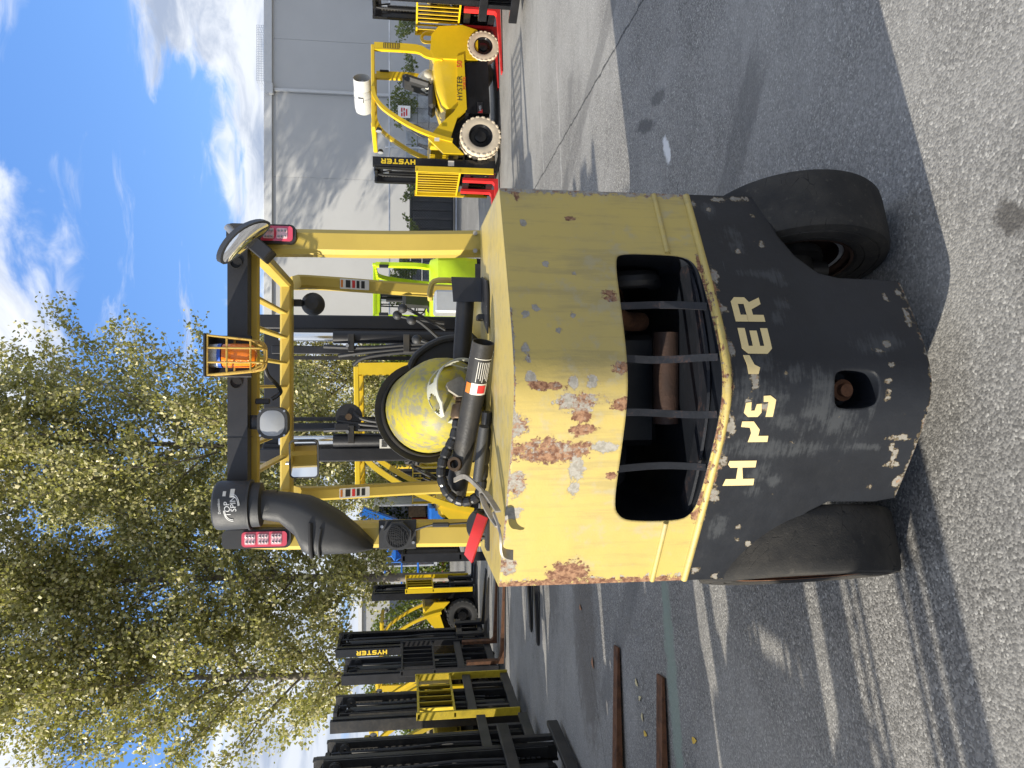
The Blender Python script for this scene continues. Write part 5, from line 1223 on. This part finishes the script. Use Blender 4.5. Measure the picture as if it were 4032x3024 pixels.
# ================================================================== trees
def leaf_mat(name, c0, c1, c2):
    m, t, b = newmat(name)
    a_ = t.add('ShaderNodeAttribute', attribute_name='tint').outputs['Fac']
    c = t.mix(t.step(a_, .0, .55), c0, c1); c = t.mix(t.step(a_, .60, .95), c, c2)
    link(t, c, b.inputs['Base Color']); b.inputs['Roughness'].default_value = .42; b.inputs['Specular IOR Level'].default_value = .6
    tr = t.add('ShaderNodeBsdfTranslucent'); link(t, t.mix(.5, c, (.42, .44, .03)), tr.inputs[0])
    mx = t.add('ShaderNodeMixShader', {0: .36}); link(t, b.outputs[0], mx.inputs[1]); link(t, tr.outputs[0], mx.inputs[2])
    link(t, mx.outputs[0], t.n['Material Output'].inputs[0]); return m
M['leaf'] = leaf_mat('birch leaves', (.17, .172, .055), (.36, .34, .125), (.80, .71, .40))
M['leaf_green'] = leaf_mat('green leaves', (.035, .070, .012), (.080, .125, .020), (.17, .18, .03))

def leaf_mesh(name, pos, size, seed, org, m, tint_fn=None):
    rng = np.random.default_rng(seed); n = len(pos)
    a_ = rng.normal(size=(n, 3)); a_ /= np.linalg.norm(a_, axis=1)[:, None]; a_[:, 2] -= .5; a_ /= np.linalg.norm(a_, axis=1)[:, None]
    r_ = rng.normal(size=(n, 3)); b_ = np.cross(a_, r_); b_ /= np.linalg.norm(b_, axis=1)[:, None]
    s_ = size * rng.uniform(.65, 1.3, n)[:, None]
    nn = np.cross(a_, b_)
    V = np.empty((n, 4, 3)); V[:, 0] = pos; V[:, 1] = pos + a_ * s_ * .5 + b_ * s_ * .36 + nn * s_ * .10; V[:, 2] = pos + a_ * s_; V[:, 3] = pos + a_ * s_ * .5 - b_ * s_ * .36 + nn * s_ * .10
    V -= np.array(org)
    me = bpy.data.meshes.new(name); me.vertices.add(n * 4); me.vertices.foreach_set('co', V.reshape(-1).astype('f'))
    me.loops.add(n * 4); me.loops.foreach_set('vertex_index', np.arange(n * 4, dtype='i')); me.polygons.add(n)
    me.polygons.foreach_set('loop_start', np.arange(0, n * 4, 4, dtype='i')); me.polygons.foreach_set('loop_total', np.full(n, 4, 'i'))
    me.update(calc_edges=True)
    t = np.clip(rng.beta(1.6, 1.6, n) if tint_fn is None else tint_fn(pos, rng), 0, 1)
    at = me.attributes.new('tint', 'FLOAT', 'POINT'); at.data.foreach_set('value', np.repeat(t, 4).astype('f'))
    me.materials.append(m); return me

def birch(label, base, H, spread, seed, n_limb=34, density=1.0, lean=(0, 0), trunk_r=.13, leaf=.105, low=.16, side_bias=(0, 0)):
    rnd = random.Random(seed); B0 = Vector(base)
    t = thing('birch_tree', label, 'tree', base, 0, 'birch trees behind the left row')
    wood = MB(); pos = []
    def tp(f): return B0 + Vector((lean[0] * f * H + .12 * math.sin(f * 5 + seed), lean[1] * f * H + .12 * math.cos(f * 4 + seed), f * H))
    wood.tube([tp(k / 14) for k in range(15)], [trunk_r, .015], 8)
    for i in range(n_limb):
        f = low + (1 - low) * (i + rnd.random()) / n_limb * .97; az = i * 2.4 + rnd.uniform(-.5, .5)
        prof = math.sin(min(1, (f - low * .5) / .55) * math.pi / 2) * (1 - max(0, f - .45) / .62) ** .8
        L = spread * max(.18, prof) * rnd.uniform(.75, 1.15); el = R(25 + 35 * f + rnd.uniform(-10, 12))
        d_ = Vector((math.cos(az) * math.cos(el) + side_bias[0], math.sin(az) * math.cos(el) + side_bias[1], math.sin(el))).normalized()
        p = tp(f); pts = [p.copy()]; ns = 8
        for k in range(ns):
            d_ = (d_ + Vector((rnd.uniform(-.16, .16), rnd.uniform(-.16, .16), rnd.uniform(-.06, .12)))).normalized(); p = p + d_ * (L / ns); pts.append(p.copy())
        wood.tube(pts, [max(.012, trunk_r * .34 * (1 - f * .6)), .005], 5, caps=False)
        nt_ = int((7 + 9 * L / spread) * 1.5)
        for j in range(nt_):
            ff = .15 + .85 * (j + rnd.random()) / nt_; idx = ff * ns; i0 = min(ns - 1, int(idx)); q = pts[i0].lerp(pts[i0 + 1], idx - i0)
            tl_ = (1.5 - .85 * ff) * rnd.uniform(.5, 1.1) * spread / 3.2
            td = (d_ * .55 + Vector((rnd.uniform(-1, 1), rnd.uniform(-1, 1), rnd.uniform(-.25, .8)))).normalized(); tpts = [q.copy()]
            for k in range(6):
                td = (td + Vector((rnd.uniform(-.22, .22), rnd.uniform(-.22, .22), -.03 + rnd.uniform(-.12, .12)))).normalized(); q = q + td * tl_ / 6; tpts.append(q.copy())
            wood.tube(tpts, [.007, .002], 3, caps=False)
            m_ = int(42 * tl_ * density)
            for k in range(m_):
                u_ = (k + rnd.random()) / max(1, m_); ix = u_ * 6; a0 = min(5, int(ix)); q2 = tpts[a0].lerp(tpts[a0 + 1], ix - a0); s_ = .12
                pos.append((q2.x + rnd.gauss(0, s_), q2.y + rnd.gauss(0, s_), q2.z + rnd.gauss(0, s_)))
    wood.build('trunk', M['bark'], t, org=base, ang=60)
    P_ = np.array(pos)
    put('crown', leaf_mesh('crown', P_, leaf, seed, base, M['leaf']), t)
    return len(pos)
NL = 0
NL += birch('tall birch straight behind the cab of the large worn forklift', (-1.6, 21.0, 0), 13.5, 5.2, 3, 60, 1.2, lean=(.01, 0), low=.12)
NL += birch('tall birch with a pale trunk behind the left row, middle of the group', (-5.0, 20.5, 0), 14.0, 4.1, 11, 54, 1.35, lean=(-.01, 0), low=.13)
NL += birch('birch farthest left, its drooping twigs against the sky', (-7.1, 19.4, 0), 12.5, 4.2, 23, 46, 1.25, lean=(-.01, 0), low=.20)
NL += birch('shaded birch behind the others, showing between the two nearer crowns', (-4.4, 32.0, 0), 15.0, 4.6, 31, 42, 1.1, low=.12)
NL += birch('short bushy birch beyond the end of the warehouse, seen through the mast', (.2, 29.5, 0), 7.5, 3.4, 47, 36, 1.3, low=.04)
print('leaves', NL)
# undergrowth along the far edge of the yard
def hedge(name, label, x0, x1, y0, y1, z1, n, seed, cat='hedge', leaf=.09, z0=0.):
    rng = np.random.default_rng(seed); P_ = np.stack([rng.uniform(x0, x1, n), rng.uniform(y0, y1, n), rng.beta(1.2, 1.3, n) * z1], 1)
    hgt = z1 * (.72 + .28 * np.sin(P_[:, 0] * 1.7 + seed) * np.sin(P_[:, 0] * .63)); P_ = P_[(P_[:, 2] < hgt) & (P_[:, 2] > z0 + .25 * np.sin(P_[:, 0] * 5))]
    me = leaf_mesh(name, P_, leaf, seed, (0, 0, 0), M['leaf_green']); o = put(name, me); o['label'] = label; o['category'] = cat; return o
hedge('hedge', 'dark leafy undergrowth under the birches', -16, 1.6, 27.5, 29.5, 3.4, 42000, 5, leaf=.13)
hedge('ivy', 'ivy growing along the fence below the warehouse wall', 2.4, 15, 23.35, 23.9, 2.25, 26000, 9, 'ivy', .11, 1.5)
# far street: kerb, building, trailer, lift
MB().box((-12, 31, .07), (30, .25, .14), .02).build('kerb', M['kerb_red'], None, kind='structure')
ORG = (-4, 46, 0)
fb = thing('far_building', 'low white building far behind the birches', 'building', ORG)
MB().box((-4, 48, 2.1), (22, 4, 4.2)).build('wall', M['far_wall'], fb)
for k in range(7): MB().box((-13 + k * 3, 45.98, 1.9), (1.6, .06, 1.3)).build('window', M['far_glass'], fb)
MB().box((-4, 48, 4.25), (22.4, 4.4, .2)).build('roof', M['wall_trim'], fb)
ORG = (-4.9, 26.0, 0)
tr = thing('box_trailer', 'open silver box trailer far behind the cab', 'trailer', ORG)
bx = MB(); bx.box((-4.9, 26.6, .62), (2.0, 3.0, .10)); bx.box((-4.9, 26.6, 2.6), (2.0, 3.0, .06)); bx.box((-5.88, 26.6, 1.6), (.05, 3.0, 1.95)); bx.box((-3.92, 26.6, 1.6), (.05, 3.0, 1.95)); bx.box((-4.9, 28.07, 1.6), (1.9, .05, 1.95))
bx.build('trailer_body', M['galv'], tr)
for s_ in (-1, 1): MB().cyl((-4.9 + s_ * .95, 27.2, .34), (-4.9 + s_ * .75, 27.2, .34), .34, n=20).build('wheel', M['rubber_dark'], tr)
for k in range(3): MB().box((-5.4 + k * .5, 27.2, .95 + .12 * k), (.45, .6, .6), .02).build('cargo_box', M['red' if k == 1 else 'wood'], tr)
ORG = (-4.4, 24.0, 0)
bl = thing('boom_lift', 'blue boom lift far behind the cab, arm folded', 'lift', ORG)
MB().box((-4.4, 24, .65), (1.5, 1.9, .45), .06).build('chassis', M['blue'], bl)
for sx in (-1, 1):
    for sy in (-1, 1): MB().cyl((-4.4 + sx * .85, 24 + sy * .7, .4), (-4.4 + sx * .62, 24 + sy * .7, .4), .4, n=20).build('wheel', M['rubber_dark'], bl)
MB().bar((-4.7, 24, .9), (-3.9, 24, 2.9), .25, .28, .02).build('lower_arm', M['blue'], bl)
MB().bar((-3.9, 24, 2.9), (-5.4, 24, 1.8), .22, .24, .02).build('upper_arm', M['blue'], bl)
bk_ = MB()
for z_ in (1.2, 1.7, 2.2):
    bk_.tube([(-6.1, 23.6, z_), (-5.4, 23.6, z_), (-5.4, 24.4, z_), (-6.1, 24.4, z_), (-6.1, 23.6, z_)], .025, 6)
for sx in (-6.1, -5.4):
    for sy in (23.6, 24.4): bk_.cyl((sx, sy, 1.2), (sx, sy, 2.2), .025, n=6)
bk_.box((-5.75, 24, 1.2), (.7, .8, .05)); bk_.build('basket', M['blue'], bl)
ORG = (0, 0, 0)

# ================================================================== litter on the asphalt
def leaf_litter(x, y, s, rz, m, label):
    b = MB(); pr = [(0, 0), (.25, .22), (.6, .30), (1.0, .05), (.7, -.22), (.3, -.20)]
    top = [Vector(((a_ - .5) * s, c_ * s, .004 + s * .18 * abs(c_) * 2)) for a_, c_ in pr]; n_ = len(top)
    mid = [Vector((-.5 * s, 0, .004)), Vector((.0, 0, .006)), Vector((.5 * s, .02 * s, .010))]
    b._add(top, [tuple(range(n_))]); b._add([p_ + Vector((0, 0, .0012)) for p_ in top], [tuple(range(n_))])
    o = b.build('fallen_leaf', M[m], None, ang=0); o.location = (x, y, 0); o.rotation_euler = (0, 0, rz)
    return tag(o, label, 'leaf', 'fallen leaves')
LIT = [(-2.33, 6.28, .10, .4, 'brown_leaf', 'reddish brown fallen leaf on the asphalt, larger of the pair left of the large forklift'), (-2.0, 6.75, .08, 1.2, 'brown_leaf', 'reddish brown fallen leaf on the asphalt, smaller of the pair left of the large forklift'),
 (-2.02, 5.05, .07, 1.0, 'pale_leaf', 'pale fallen leaf beside the farther rusty fork, nearest its tip'), (-2.1, 4.98, .06, 2.2, 'pale_leaf', 'pale fallen leaf beside the farther rusty fork, second from its tip'), (-2.2, 4.92, .06, .3, 'pale_leaf', 'pale fallen leaf beside the farther rusty fork, third from its tip'), (-2.28, 4.86, .07, 1.6, 'yellow_leaf', 'yellow fallen leaf beside the farther rusty fork, farthest from its tip'),
 (-1.93, 4.0, .07, 1.9, 'yellow_leaf', 'yellow fallen leaf touching the nearer rusty fork'), (-1.08, 6.0, .06, .2, 'yellow_leaf', 'small yellow fallen leaf close beside the counterweight'), (-1.15, 5.15, .05, 1.0, 'pale_leaf', 'small pale fallen leaf by the green stain'), (-.97, 7.6, .05, 2.0, 'brown_leaf', 'small brown fallen leaf beyond the counterweight')]
for l in LIT: leaf_litter(*l)
